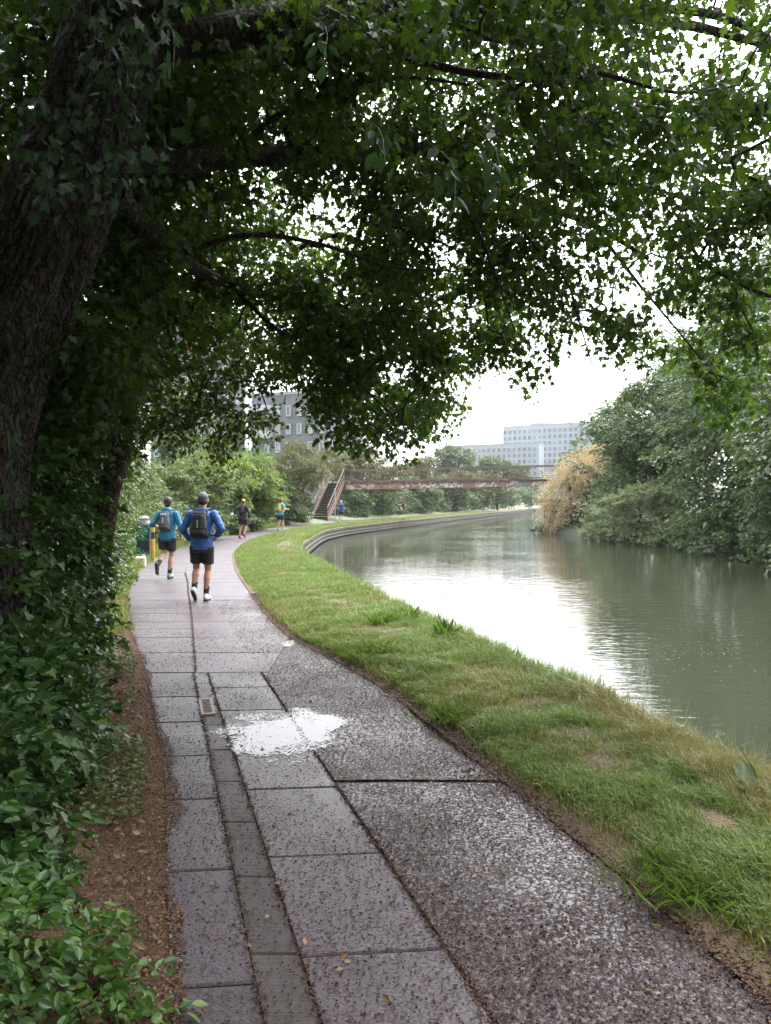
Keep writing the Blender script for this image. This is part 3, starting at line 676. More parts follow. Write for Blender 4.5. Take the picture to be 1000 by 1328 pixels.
    for sh, el, wr in A:
        prim_cap(mb, sh, .056 + e, sh + (el - sh) * .5, .054 + e)
        if sleeve == 'short': prim_cone(mb, sh, .075, sh + (el - sh) * .62, .066)
        else:
            prim_cap(mb, sh, .056 + e, el, .043 + e); prim_cone(mb, el, .043 + e, el + (wr - el) * (.92 if sleeve == 'long' else .35), .036 + e * .8); prim_ell(mb, el, (.06, .06, .06), 10)
    if hood: prim_ell(mb, T((0, -.06, 1.5)), (.105, .07, .075)); prim_cap(mb, T((-.07, .04, 1.52)), .035, T((.07, .04, 1.52)), .035)
    mt = cloth(top_name + '_fabric', top); fuse(top_name, mb, vox * 1.1, mt, body, 3, .024 if big else 0)
    # shorts
    mb = MB(); prim_loft(mb, [(0, 0, .8, .17, .125), (0, 0, .88, .178, .132), (0, 0, 1.0, .165, .122)], 24)
    for hp, kn, an, pt in Lg:
        if long_legs: prim_cone(mb, hp, .105, kn, .072); prim_cone(mb, kn, .07, kn + (an - kn) * .9, .05); prim_ell(mb, kn, (.07, .07, .07))
        else: prim_cone(mb, hp + (0, 0, -.02), .108, hp + (kn - hp) * .74, .097)
    fuse('trousers' if long_legs else 'shorts', mb, vox * 1.1, cloth('shorts_fabric', shorts), body, 3, .012 if big else 0)
    # shoes, socks
    for i, (hp, kn, an, pt) in enumerate(Lg):
        fd = np.array([0, math.cos(math.radians(pt)), math.sin(math.radians(pt))]); dn = np.array([0, math.sin(math.radians(pt)), -math.cos(math.radians(pt))])
        hl = an + dn * .045 - fd * .035; toe = an + dn * .06 + fd * .165
        mb = MB(); prim_cap(mb, an + dn * -.01, .044, hl, .043); prim_cap(mb, hl, .044, an + fd * .07 + dn * .05, .048); prim_cap(mb, an + fd * .07 + dn * .05, .046, toe, .036)
        sh = fuse('shoe', mb, vox, cloth('shoe_fabric', (shoe2 if (shoe2 and i == 0) else shoes), .5), body, 2)
        mb = MB()
        for q0, q1, w in ((hl, an + fd * .07 + dn * .05, .046), (an + fd * .07 + dn * .05, toe, .04)): prim_cap(mb, q0 + dn * .03, w * .78, q1 + dn * .025, w * .78)
        if big: fuse('sole', mb, vox, flat('shoe_sole', sole), sh, 1)
        if socks:
            mb = MB(); prim_cone(mb, an - (an - kn) * .0, .043, an + (kn - an) * .36, .052); fuse('sock', mb, vox, cloth('sock', socks), body, 2)
    # head wear
    mb = MB()
    if cap:
        prim_ell(mb, hd + (0, -.005, .035), (.09, .108, .098)); mb2 = MB()
        fuse('cap', mb, vox, cloth('cap_fabric', cap), body, 2)
        mb = MB(); prim_ell(mb, hd + (0, -.02, -.02), (.084, .092, .075)); fuse('hair', mb, vox, HAIR, body, 2)
    else:
        prim_ell(mb, hd + (0, -.014, .025), (.092, .105, .108)); prim_ell(mb, hd + (0, -.04, -.045), (.075, .075, .06)); fuse('hair', mb, vox, HAIR, body, 2, .012 if big else 0)
    if big:
        for sx in (-1, 1): mb = MB(); prim_ell(mb, hd + (sx * .03, .088, .012), (.014, .011, .011), 10); mb.build('eye', EYEM, body, smooth=True, world=True)
    if pack:
        c, tall, w, strap = pack
        rt = empty('backpack', loc, pack_label, 'backpack', None, rz); rt.scale = (k, k, k)
        by = -.17 + lean * .4; z0 = 1.47 - tall; mb = MB()
        prim_loft(mb, [(0, by + .05, z0, w * .55, .04), (0, by, z0 + .04, w * .62, .075), (0, by - .01, z0 + tall * .4, w * .56, .085), (0, by + .01, z0 + tall * .8, w * .46, .07), (0, by + .03, z0 + tall, w * .38, .045)], 20)
        fuse('bag', mb, vox, cloth('pack_fabric', c, .6), rt, 6, .012 if big else 0)
        if big:
            mb = MB(); prim_loft(mb, [(0, by - .045, z0 + .05, w * .46, .05), (0, by - .06, z0 + tall * .2, w * .48, .052), (0, by - .045, z0 + tall * .38, w * .42, .04)], 16); fuse('pocket', mb, vox, cloth('pocket_mesh', tuple(q * .6 for q in c), .6), rt, 3)
            mb = MB(); mb.box((.0, by - .099, z0 + tall * .55), (.018, .012, .13)); mb.build('tab', flat('strap_tab', strap), rt, world=True, bevel=.003)
            mb = MB(); mb.box((0, by - .076, z0 + tall * .86), (w * .55, .02, .035)); mb.build('handle', flat('strap_tab', strap if not cap else (.04, .04, .045)), rt, world=True, bevel=.006)
        for sx in (-1, 1):
            mb = MB(); pts = [(sx * w * .4, by + .03, z0 + tall * .8), (sx * .105, -.06 + lean * .5, 1.515), (sx * .115, .06 + lean * .55, 1.5), (sx * .12, .15 + lean * .45, 1.38), (sx * .14, .165 + lean * .35, 1.2), (sx * .18, .06 + lean * .3, 1.08), (sx * w * .5, by + .02, z0 + .1)]
            sp = spline(pts, 26); mb.tube(sp, .016, 8); mb.build('strap', cloth('strap_webbing', c), rt, smooth=True, world=True)
    return body
def at(u, v): p = G(u, v); return (float(p[0]), float(p[1]), .0)
p = person(at(262, 779), 1.80, math.radians(-4), 'runner in royal blue long-sleeved top and black vest pack, nearest on the path', 'elbows_out', 'planted_right', .0075, (.035, .115, .36), 'top', 'long', shoes=(.62, .62, .64), sole=(.03, .03, .035), socks=(.012, .014, .022), cap=(.07, .075, .09), pack=((.014, .015, .02), .43, .26, (.35, .28, .2)), pack_label='black running vest pack on the back of the nearest runner')
p = person(at(217, 750.5), 1.75, math.radians(-6), 'runner in teal blue hooded jacket kicking one foot up, beside the nearest runner', 'pumping', 'kick_left', .0085, (.012, .17, .3), 'jacket', 'mid', shorts=(.02, .014, .03), shoes=(.12, .3, .12), sole=(.03, .03, .03), socks=(.015, .015, .015), hood=True, pack=((.085, .1, .13), .42, .22, (.6, .6, .6)), pack_label='slate grey backpack on the runner in the teal jacket', shoe2=(.02, .02, .022), skin=SKIN2)
p = person(at(315, 698), 1.78, math.radians(-14), 'runner in all black kit with orange cap and red shoes on the bend', 'pumping', 'stride', .013, (.02, .02, .026), 'top', 'long', shorts=(.022, .02, .026), shoes=(.5, .05, .05), cap=(.75, .33, .03), pack=((.014, .014, .016),   .34, .2, (.1, .1, .1)), pack_label='black vest pack on the runner in the orange cap')
p = person(at(364, 688), 1.84, math.radians(-30), 'runner in light blue t-shirt with yellow pack where path bends', 'raised', 'walk', .015, (.07, .36, .5), 'shirt', 'short', shorts=(.02, .025, .05), shoes=(.3, .3, .3), cap=(.12, .12, .12), pack=((.7, .47, .06), .4, .2, (.6, .5, .2)), pack_label='yellow backpack on the runner in the light blue shirt', skin=SKIN2)
p = person(at(442, 676.5), 1.74, math.radians(-25), 'runner in dark blue top and white cap beside the bridge stairs', 'pumping', 'stride', .018, (.02, .06, .22), 'shirt', 'short', shorts=(.02, .022, .04), shoes=(.4, .4, .4), cap=(.7, .7, .7))
far = [(523, 668.5, 1.8, (.25, .05, .06), (.05, .04, .05), 'distant runner in dark red top, alone beyond the bridge'), (593, 663.2, 1.75, (.03, .03, .035), (.03, .03, .03), 'tiny distant runner all in black, leftmost of the far group'),
       (611, 662.3, 1.7, (.5, .48, .06), (.03, .03, .03), 'tiny distant runner in yellow top in the far group'), (619, 662, 1.75, (.3, .06, .07), (.04, .03, .03), 'tiny distant runner in red top right of the yellow one'), (625, 661.8, 1.7, (.06, .06, .09), (.04, .04, .05), 'tiny distant runner in navy, rightmost of the far group')]
for u, v, h, tc, sc_, lb in far: person(at(u, v), h, math.radians(-55), lb, 'pumping', 'stride', .03, tc, 'shirt', 'short', shorts=sc_, shoes=(.3, .3, .3))

# ------------------------------------------------------------------ things by the hedge
M_DK = simple('dark_casing', (.02, .022, .024), .5); M_GG = flat('green_spray_paint', (.03, .24, .17)); M_GY = simple('grey_top', (.2, .2, .22), .7); M_YL = simple('yellow_post', (.5, .3, .05), .75, .25, 6); M_WP = simple('white_plastic', (.62, .58, .52), .4, .12, 5); M_RB = flat('brown_mark', (.25, .1, .06))
q = at(187, 726); e = empty('litter_bin', (q[0], q[1], 0), 'dark roadside bin covered in green graffiti, standing against the hedge', 'bin', rz=.1)
mb = MB(); mb.box((0, 0, .5), (.38, .36, 1.0)); body = mb.build('casing', M_DK, e, bevel=.03, world=True)
mb = MB(); mb.lathe((0, 0, .99), [(.19, 0), (.19, .05), (.15, .14), (.16, .2), (.07, .27)], 20); mb.build('hood', M_GY, e, smooth=False, world=True)
r5 = random.Random(12)
for zlo, zhi in ((.05, .42), (.55, .97)):
    mb = MB(); y = -.182
    for kk in range(7):
        pts = [(r5.uniform(-.15, .15), r5.uniform(zlo, zhi))]
        for _ in range(4): pts.append((max(-.165, min(.165, pts[-1][0] + r5.uniform(-.2, .2))), max(zlo, min(zhi, pts[-1][1] + r5.uniform(-.15, .15)))))
        w = r5.uniform(.012, .03); y -= .0004
        for (x0, z0), (x1, z1) in zip(pts[:-1], pts[1:]):
            t = np.array([x1 - x0, z1 - z0]); ll = np.linalg.norm(t) + 1e-6; nx, nz = -t[1] / ll * w, t[0] / ll * w
            mb.add([(x0 - nx, y, z0 - nz), (x1 - nx, y, z1 - nz), (x1 + nx, y, z1 + nz), (x0 + nx, y, z0 + nz)], [(0, 1, 2, 3)])
    mb.build('graffiti', M_GG, body, world=True)
q = at(198.5, 727); mb = MB(); mb.tube([(0, 0, -.1), (0, 0, 1.15), (.01, 0, 1.2)], [.055, .055, .03], 10); e = empty('marker_post', (q[0], q[1], 0), 'thin yellow wooden post right beside the graffiti bin', 'post'); mb.build('post', M_YL, e, world=True, smooth=False)
mb = MB(); mb.tube([(0, 0, .62), (0, 0, .8)], .058, 10); mb.build('band', M_DK, e, world=True)
q = at(182.5, 736); e = empty('plastic_canister', (q[0], q[1], 0), 'white plastic canister with brown scrawl lying in front of the graffiti bin', 'canister', rz=.2)
mb = MB(); mb.box((0, 0, .14), (.26, .2, .28)); cb = mb.build('body', M_WP, e, bevel=.05, world=True); mb = MB(); mb.tube([(.06, 0, .26), (.06, 0, .32)], .035, 12); mb.build('cap', M_WP, e, world=True)
mb = MB()
for x0, z0, x1, z1 in ((-.04, .2, .05, .22), (.05, .22, 0, .15), (0, .15, .03, .12), (-.02, .17, -.03, .08)):
    mb.add([(x0, -.103, z0), (x1, -.103, z1), (x1 + .012, -.103, z1 - .012), (x0 + .012, -.103, z0 - .012)], [(0, 1, 2, 3)])
mb.build('mark', M_RB, cb, world=True)
M_PO = simple('grey_steel', (.3, .32, .34), .5)
for u, lb in ((383, 'slim grey steel post by the bushes, left one of the pair before the stairs'), (389, 'slim grey steel post by the bushes, right one of the pair before the stairs')):
    q = at(u, 678); e = empty('steel_post', q, lb, 'post', 'steel posts by the stairs'); mb = MB(); mb.tube([(0, 0, -.2), (0, 0, 2.2 if u < 385 else 2.0)], .05, 8); mb.build('post', M_PO, e, world=True)
    mb = MB(); mb.lathe((0, 0, 2.2 if u < 385 else 2.0), [(.06, 0), (.06, .03), (.02, .06)], 10); mb.build('cap', M_PO, e, world=True)
q = at(434.5, 677); e = empty('steel_post', q, 'pale steel post rising to the bridge beside the foot of the stairs', 'post'); mb = MB(); mb.tube([(0, 0, -.2), (0, 0, 2.7)], .05, 8); mb.build('post', M_PO, e, world=True); mb = MB(); mb.lathe((0, 0, 2.7), [(.06, 0), (.06, .03), (.02, .06)], 10); mb.build('cap', M_PO, e, world=True)
# duck out on the water with its wake
q = G(691, 688, WZ); M_DUCK = simple('dark_plumage', (.04, .035, .03), .7)
mb = MB(); prim_ell(mb, (0, 0, .05), (.1, .2, .09)); prim_cap(mb, (0, -.14, .1), .045, (0, -.2, .22), .04); prim_ell(mb, (0, -.22, .26), (.05, .065, .05)); prim_cap(mb, (0, .15, .08), .05, (0, .3, .14), .015); prim_cap(mb, (0, -.27, .25), .02, (0, -.33, .24), .012)
dk = fuse('duck', mb, .012, M_DUCK, None, 2); dk.location = (q[0], q[1], WZ); dk.rotation_euler = (0, 0, 1.6); tag(dk, 'small dark duck swimming on the water near the tan shrub', 'duck')
# ------------------------------------------------------------------ bark, leaf materials
def bark_mat(name, dark, lite, moss=(.07, .075, .03)):
    m, nt, b, _ = newmat(name); co = objco(nt, (1, 1, .22)); co2 = objco(nt)
    n1 = noise(nt, co, 16, 5, .65, dist=.6); n2 = noise(nt, co2, 2.2, 3)
    c = ramp(nt, n1, [(.35, dark), (.62, lite)]); c = mixc(nt, ramp(nt, n2, [(.45, 0), (.7, .55)]), c, moss)
    vo = nd(nt, 'ShaderNodeTexVoronoi', {'Vector': mixc(nt, .12, objco(nt, (1, 1, .28)), nd(nt, 'ShaderNodeTexNoise', {'Vector': co2, 'Scale': 9.0, 'Detail': 3.0}).outputs['Color']), 'Scale': 26.0}, feature='DISTANCE_TO_EDGE')
    cr = ramp(nt, vo.outputs['Distance'], [(0, 0), (.22, 1)])
    c = mixc(nt, cr, tuple(q * .6 for q in dark), c)
    nt.links.new(c, b.inputs['Base Color']); b.inputs['Roughness'].default_value = .9
    nt.links.new(bump(nt, mth(nt, 'ADD', mth(nt, 'MULTIPLY', n1, .5), cr), 1, .03), b.inputs['Normal']); return m
M_BARK = bark_mat('ridged_bark', (.009, .006, .0045), (.052, .039, .027), (.04, .042, .018)); M_BARK2 = bark_mat('reddish_bark', (.045, .022, .016), (.15, .085, .06), (.08, .06, .035)); M_TWIG = simple('twig', (.014, .01, .007), .95, .3, 20)
M_CAN = leafmat('maple_leaf', [(.019, .036, .011), (.036, .069, .017), (.076, .124, .028)], .52, .5, (1.4, 1.5, .45))
M_CAN2 = leafmat('yellowish_leaf', [(.03, .045, .012), (.05, .085, .018), (.09, .125, .03)], .42, .45, (1.4, 1.35, .5))
M_IVY = leafmat('ivy_leaf', [(.022, .048, .017), (.038, .085, .023), (.075, .14, .032)], .25, .32)
M_PRIV = leafmat('bright_shrub_leaf', [(.03, .075, .022), (.055, .125, .028), (.11, .19, .04)], .35, .32)
M_HED = leafmat('hedge_leaf', [(.03, .055, .022), (.055, .095, .034), (.1, .15, .05)], .3, .4)
M_PALE = leafmat('pale_leaf', [(.07, .1, .045), (.12, .165, .07), (.19, .24, .11)], .3, .45)
M_LIME = leafmat('lime_leaf', [(.08, .13, .025), (.14, .21, .04), (.2, .27, .07)], .35, .45)
M_OLIV = leafmat('olive_leaf', [(.06, .065, .025), (.1, .105, .04), (.16, .155, .065)], .3, .5)
M_SYC = leafmat('sycamore_leaf', [(.06, .1, .045), (.105, .16, .07), (.18, .245, .115)], .25, .45)
M_SYD = leafmat('deep_green_leaf', [(.045, .08, .036), (.08, .128, .055), (.14, .195, .085)], .25, .45)
M_SHR = leafmat('grey_green_leaf', [(.13, .175, .095), (.22, .27, .15), (.32, .37, .23)], .25, .5)
M_TAN = leafmat('tan_blossom', [(.37, .29, .17), (.5, .41, .26), (.62, .53, .36)], .3, .7, (1.1, 1, .8))
M_FAR = leafmat('far_leaf', [(.05, .08, .035), (.085, .13, .055), (.14, .19, .085)], .25, .5)

# ------------------------------------------------------------------ generic tree / bush
def boughs(lobes, m, k, seed, flat=.5, out=1.0):
    """flattened sub-lobes sitting on the surface of the lobes: the tiers of a crown"""
    r = np.random.default_rng(seed); L = np.array(lobes, float); w = L[:, 3] * L[:, 5]; pi = r.choice(len(L), m * 2, p=w / w.sum()); dd = nrm(r.normal(size=(m * 2, 3)))
    kp = dd[:, 2] > -.75; pi = pi[kp][:m]; dd = dd[kp][:m]; c = L[pi, :3] + L[pi, 3:] * dd * (out - .22 * r.random((len(dd), 1)))
    s = k * np.minimum(L[pi, 3], L[pi, 5]) * (.55 + .7 * r.random(len(dd)))
    return np.concatenate([c, np.stack([s, s, s * flat], 1)], 1)

def tree(name, label, base, lobes, mat, n, per, length, leaf, seed, trunk_h, tr=.2, cat_='tree', group=None, tmpl=QUAD, bark=None, flat=.6, droop=.3, low=-.5, extra=None, limbs=5, shell=(.72, 1.05), part='crown', jit=.5, width=.45, tiers=0):
    r = np.random.default_rng(seed + 900)
    rt = empty(name, base, label, cat_, group)
    lb = np.array(lobes, float)
    sub = boughs(lobes, tiers, .42, seed + 5) if tiers else lobes
    s = sprays(sub, n, per, length * (.75 if tiers else 1), leaf, seed, droop, flat, shell, low=low, jit=jit, width=width)
    core = sprays([(l[0], l[1], l[2], l[3] * .72, l[4] * .72, l[5] * .74) for l in lobes], max(30, n // 4), max(8, per // 2), length * 1.3, leaf * 1.7, seed + 1, .2, .3, (.5, 1.0), low=-1)
    c = leaves(part, *cat(s, core), tmpl, mat, rt)
    if extra is not None: leaves(extra[0], *extra[1], extra[3], extra[2], rt)
    top = np.array([lb[:, 0].mean(), lb[:, 1].mean(), base[2] + trunk_h]); bs = np.array(base, float) - (0, 0, .3)
    pts = spline([bs, bs + (top - bs) * .5 + r.normal(size=3) * (.1 * tr * 4, .1, 0), top], 10)
    tubes('trunk' if trunk_h > 1.2 else 'stem', [pts], [np.linspace(tr * 1.25, tr * .6, 10)], bark or M_BARK2, 9, rt, .08, seed)
    if limbs:
        pa = []; ra = []
        for k in range(limbs):
            l = lb[k % len(lb)]; e = l[:3] + r.normal(size=3) * l[3:] * .4; st = pts[5 + k % 5]
            pa.append(spline([st, (st + e) / 2 + (0, 0, .1 * np.linalg.norm(e - st)), e], 8)); ra.append(np.linspace(tr * .45, tr * .08, 8))
        tubes('limbs' if False else 'limb', pa, ra, bark or M_BARK2, 6, rt)
    return rt

g3 = lambda u, v, d: tuple(P(u, v, d))
def lobe(u, v, d, rx, ry, rz): p = P(u, v, d); return (p[0], p[1], p[2], rx, ry, rz)

# right bank, one tree or shrub at a time
def base_at(u, d, z=.3): return (float((u - 500) / F * d), d, z)
T = 'trees on the far bank'
tree('sycamore_tree', 'largest dark green sycamore on the right bank, reaching out of the picture', base_at(1010, 36), [lobe(1010, 560, 35, 5, 4.5, 3.6), lobe(955, 585, 35.5, 2.8, 3.5, 2.6), lobe(1090, 600, 32, 4, 4, 4.5), lobe(990, 450, 37, 4.2, 4, 3.4), lobe(1080, 400, 37, 4.5, 4, 4), lobe(935, 648, 35, 1.7, 2.4, 1.5), lobe(1010, 655, 32.5, 3.4, 2.5, 2), lobe(1120, 500, 28, 4, 5, 4)], M_SYC, 3200, 34, 1.3, .17, 21, 6, .35, group=T, tiers=110, flat=.85, droop=.35)
tree('sycamore_tree', 'dark rounded tree between the tallest sycamore and pale shrubs, right bank', base_at(862, 45), [lobe(865, 560, 45, 3.2, 3.5, 3.2), lobe(850, 620, 44, 2.8, 3, 2.6), lobe(895, 520, 46, 2.8, 3, 2.6), lobe(830, 590, 46, 2.2, 2.6, 2.4)], M_SYD, 2000, 28, 1.2, .17, 22, 5, .28, group=T, tiers=70, flat=.85, droop=.35)
tree('leafy_tree', 'mid green tree rising behind the tan flowering shrub, left end of right bank', base_at(800, 66), [lobe(800, 575, 66, 2.8, 3, 3.2), lobe(775, 610, 65, 2.8, 3, 2.4), lobe(825, 545, 67, 2.6, 3, 2.8), lobe(762, 590, 68, 1.8, 2, 1.6)], M_SYC, 1300, 26, 1.2, .2, 23, 5, .28, group=T, tiers=55, flat=.6, droop=.2)
tree('leafy_tree', 'tall tree closing the right edge of picture behind the big sycamore', base_at(960, 52), [lobe(960, 440, 52, 5, 5, 5), lobe(1040, 400, 50, 5, 5, 6), lobe(905, 505, 52, 3.2, 3.5, 3)], M_SYD, 1300, 26, 1.5, .24, 24, 8, .35, group=T, tiers=60, flat=.8)
tree('waterside_shrub', 'pale grey green shrub overhanging the water beside the tan flowering one', base_at(828, 41.5, 0), [lobe(828, 668, 40.5, 1.9, 1.6, 1.6), lobe(858, 686, 39, 1.5, 1.5, 1.2), lobe(803, 684, 43, 1.5, 1.4, 1.2), lobe(842, 640, 42, 1.2, 1.3, 1.0), lobe(792, 672, 47, 1.5, 1.5, 1.6), lobe(880, 692, 37.5, 1.2, 1.2, .9)], M_SHR, 1500, 24, .55, .11, 25, 1.0, .07, 'shrub', tiers=45, group='shrubs along the far waterline', flat=.4, droop=.1)
tree('waterside_shrub', 'dark ivy covered undergrowth along the waterline at the right edge', base_at(960, 33, 0), [lobe(930, 690, 34.5, 2.3, 1.6, 1.3), lobe(985, 698, 31.5, 2.4, 1.6, 1.5), lobe(1050, 690, 28, 3, 2, 2), lobe(900, 703, 35, 1.0, 1.1, .6), lobe(960, 665, 34, 2, 1.5, 1.3)], M_SYD, 1300, 24, .7, .13, 26, .9, .07, 'shrub', tiers=45, group='shrubs along the far waterline', flat=.5, droop=.4)
# the tan shrub: arching plumes of faded blossom over green
pl_l = [lobe(722, 645, 53, .95, 1, 1.8), lobe(745, 610, 53, 1.1, 1.1, 1.2), lobe(712, 668, 53, .7, .9, 1.3), lobe(778, 592, 54.5, 1.1, 1.1, .8), lobe(735, 632, 52.4, 1, .9, 1.2)]
tanS = sprays(pl_l, 560, 30, 1.0, .1, 31, .75, .2, (.8, 1.15), width=.14, low=-.9)
tree('flowering_shrub', 'tan flowering shrub with drooping faded plumes at the bridge end', base_at(750, 55, 0), [lobe(762, 645, 54.5, 1.9, 1.8, 2.3), lobe(735, 672, 54, 1.6, 1.4, 1.5), lobe(785, 660, 53, 1.3, 1.5, 1.9), lobe(785, 625, 55, 1.3, 1.5, 1.6), lobe(712, 685, 54, .8, .9, .7), lobe(770, 684, 50, 1.3, 1.2, .9), lobe(790, 690, 46.5, 1.2, 1, .8)], M_HED, 1200, 26, .75, .12, 27, 1.2, .1, 'shrub', tiers=45, extra=('blossom', tanS, M_TAN, QUAD), flat=.3, droop=.45)
tree('leafy_tree', 'tree on the right bank nearer than the sycamore, mostly out of frame', base_at(1130, 24), [lobe(1150, 520, 24, 3.5, 4, 4), lobe(1130, 640, 24, 3, 3.5, 3)], M_SYD, 700, 22, 1.2, .2, 28, 5, .3, group=T, tiers=30, flat=.8)

# left bank: hedge bushes behind the runners and beyond the bridge
H = 'bushes along the towpath'
def bush(name, label, spec, mat, n, per, ln, leaf, seed, group=H, **k):
    k.setdefault('tiers', 14 * len(spec))
    lb = [lobe(*q) for q in spec]; b0 = np.mean([l[:2] for l in lb], axis=0)
    return tree(name, label, (float(b0[0]), float(b0[1]), .3), lb, mat, n, per, ln, leaf, seed, k.pop('th', .9), k.pop('tr', .06), k.pop('cat_', 'bush'), group, **k)
bush('hedge_bush', 'light green bush with small leaves behind the graffiti bin', [(150, 680, 23.5, .8, 1.2, 1.3), (160, 640, 25, 1.0, 1.2, 1.0), (125, 700, 21, .8, 1, 1.0), (178, 655, 26.5, .9, 1.0, 1.4), (196, 668, 27.5, .8, .8, 1.0)], M_PALE, 1100, 24, .42, .075, 41, tmpl=QUAD, flat=.3, droop=.1)
bush('hedge_bush', 'pale grey green bush behind the two nearest runners', [(215, 650, 31, 1.2, 1.6, 1.7), (245, 628, 33, 1.2, 1.5, 1.4), (260, 655, 34, 1.3, 1.5, 1.4), (225, 685, 29.5, .9, .9, .7), (268, 615, 36, 1.3, 1.5, 1.0)], M_PALE, 1500, 24, .55, .1, 42, flat=.3, droop=.1)
bush('hedge_bush', 'bright lime topped bush above the runner in the orange cap', [(300, 632, 43, 1.5, 1.6, 1.6), (322, 615, 45, 1.3, 1.5, 1.2), (335, 640, 46, 1.3, 1.4, 1.4)], M_LIME, 900, 24, .6, .12, 43, flat=.3, droop=.15)
bush('hedge_bush', 'dark green bush right behind the runner in the orange cap', [(295, 665, 41.5, 1.3, 1.3, 1.3), (325, 665, 46, 1.2, 1.4, 1.4), (283, 640, 42, 1, 1.2, 1), (340, 665, 51, .9, 1.2, 1.4)], M_HED, 1200, 24, .5, .11, 44, flat=.4, droop=.2)
bush('hedge_bush', 'low leafy growth skirting the outer bend of the path', [(285, 685, 39, 1.4, .8, .5), (310, 683, 43, 1.2, .8, .5), (250, 696, 34, 1.2, .8, .5), (330, 682, 49, .9, .7, .4)], M_HED, 900, 20, .4, .1, 45, flat=.3, droop=.1)
bush('feathery_tree', 'olive brown feathery tree over the path just before the bridge stairs', [(385, 605, 57, 2.0, 2, 1.8), (400, 615, 60, 1.3, 1.4, 1.4), (360, 625, 55, 1.5, 1.7, 1.7), (378, 642, 57, 1.3, 1.4, 1.2), (425, 600, 78, 1.7, 1.5, 1.6)], M_OLIV, 1500, 26, .9, .11, 46, cat_='tree', flat=.3, droop=.6, th=3, tr=.12, width=.22)
bush('hedge_bush', 'dark bush filling the gap between runner with yellow pack and stairs', [(370, 660, 54, 1.1, 1.1, 1.3), (388, 662, 60, .9, 1.1, 1.3), (352, 640, 53, 1.1, 1.1, 1.3)], M_HED, 800, 22, .55, .12, 47, flat=.4)
bush('tree_clump', 'green tree rising behind the hedge, left of the rounded balconies', [(262, 590, 62, 2.6, 2.5, 1.8), (235, 600, 58, 2, 2, 2), (305, 600, 64, 2.2, 2.5, 1.4)], M_FAR, 900, 22, 1.0, .18, 48, cat_='tree', th=3, tr=.15)
B2 = 'bushes beyond the bridge'
bush('olive_tree', 'olive tree showing over the railing at the stair end of bridge', [(470, 605, 84, 3, 2.5, 2.2), (500, 620, 88, 2.6, 2.5, 2.2), (450, 620, 82, 2, 2, 2.2)], M_OLIV, 900, 22, 1.1, .2, 49, cat_='tree', group=B2, th=3, tr=.15)
bush('hedge_bush', 'dark green bank of leaves under the stair end of bridge', [(450, 652, 84, 2, 1.6, 1.3), (475, 648, 90, 2.3, 1.6, 1.5), (435, 650, 78, 1.4, 1.4, 1.4)], M_FAR, 800, 20, .8, .17, 50, group=B2)
bush('hedge_bush', 'rounded green bush under the bridge, behind the red topped runner', [(515, 646, 99, 2.4, 2, 1.6), (545, 645, 106, 2.4, 2, 1.7), (530, 632, 104, 2.2, 2, 1.6)], M_FAR, 900, 20, .9, .19, 51, group=B2)
bush('hedge_bush', 'dark bush under the bridge above the distant group of runners', [(580, 640, 128, 3, 2.5, 2.8), (605, 643, 136, 2.6, 2.2, 2.2)], M_SYC, 800, 20, 1.1, .24, 52, group=B2)
bush('hedge_bush', 'far green bush under the bridge where the canal bends away', [(635, 640, 160, 3.4, 3, 3), (662, 643, 172, 3, 3, 2.6), (690, 642, 185, 3.2, 3, 3)], M_SYC, 900, 20, 1.3, .3, 53, group=B2)
bush('round_tree', 'rounded green tree between canopy leaves and low apartment block', [(585, 602, 140, 3.6, 3.5, 3.2), (562, 612, 138, 3, 3, 3), (605, 615, 142, 2.8, 3, 2.2)], M_FAR, 900, 20, 1.3, .28, 54, cat_='tree', group=B2, th=4, tr=.2)
bush('round_tree', 'rounded green tree standing before the middle of low apartment block', [(645, 608, 160, 3.6, 3.5, 2.6), (668, 618, 162, 3, 3, 2.4), (622, 620, 158, 3, 3, 2.2)], M_FAR, 900, 20, 1.3, .3, 55, cat_='tree', group=B2, th=4, tr=.2)
bush('round_tree', 'olive tree showing through the railing at the middle of the bridge', [(540, 618, 112, 2.6, 2.5, 2.6), (515, 622, 108, 2.2, 2, 2), (600, 625, 125, 3.4, 2.5, 1.8), (640, 628, 140, 3.4, 2.5, 1.8)], M_OLIV, 1000, 20, 1.1, .24, 56, cat_='tree', group=B2, th=3, tr=.15)
for q, (ya, yb, mt, lb_) in enumerate(((78, 100, M_HED, 'dark hedge at the back of the grass verge just beyond the bridge stairs'), (104, 132, M_FAR, 'green hedge at the back of the verge where the lone distant runner passes'), (138, 200, M_SYC, 'farthest hedge along the verge where the towpath bends out of sight'))):
    ly = np.linspace(ya, yb, 8); lbs = [(float(pathl(y_)) - 2.4, y_, 1.2, 1.9, (yb - ya) / 11, 1.7) for y_ in ly]; mid_ = lbs[4]
    tree('hedge_bush', lb_, (mid_[0], mid_[1], .3), lbs, mt, 1000, 20, .8, .12 + .001 * ya, 140 + q, .9, .06, 'bush', B2, flat=.35, droop=.15, low=-.9, tiers=60)
# far wood closing the horizon
r6 = np.random.default_rng(66); lb = []
for u in range(-250, 1300, 24):
    d = 300 + r6.random() * 60; lb.append(lobe(u, 640 + r6.normal() * 4, d, 8, 6, 4.5 + 2 * r6.random()))
tag(leaves('far_wood', *sprays(lb, 4200, 18, 4, .8, 67), QUAD, M_FAR), kind='stuff')

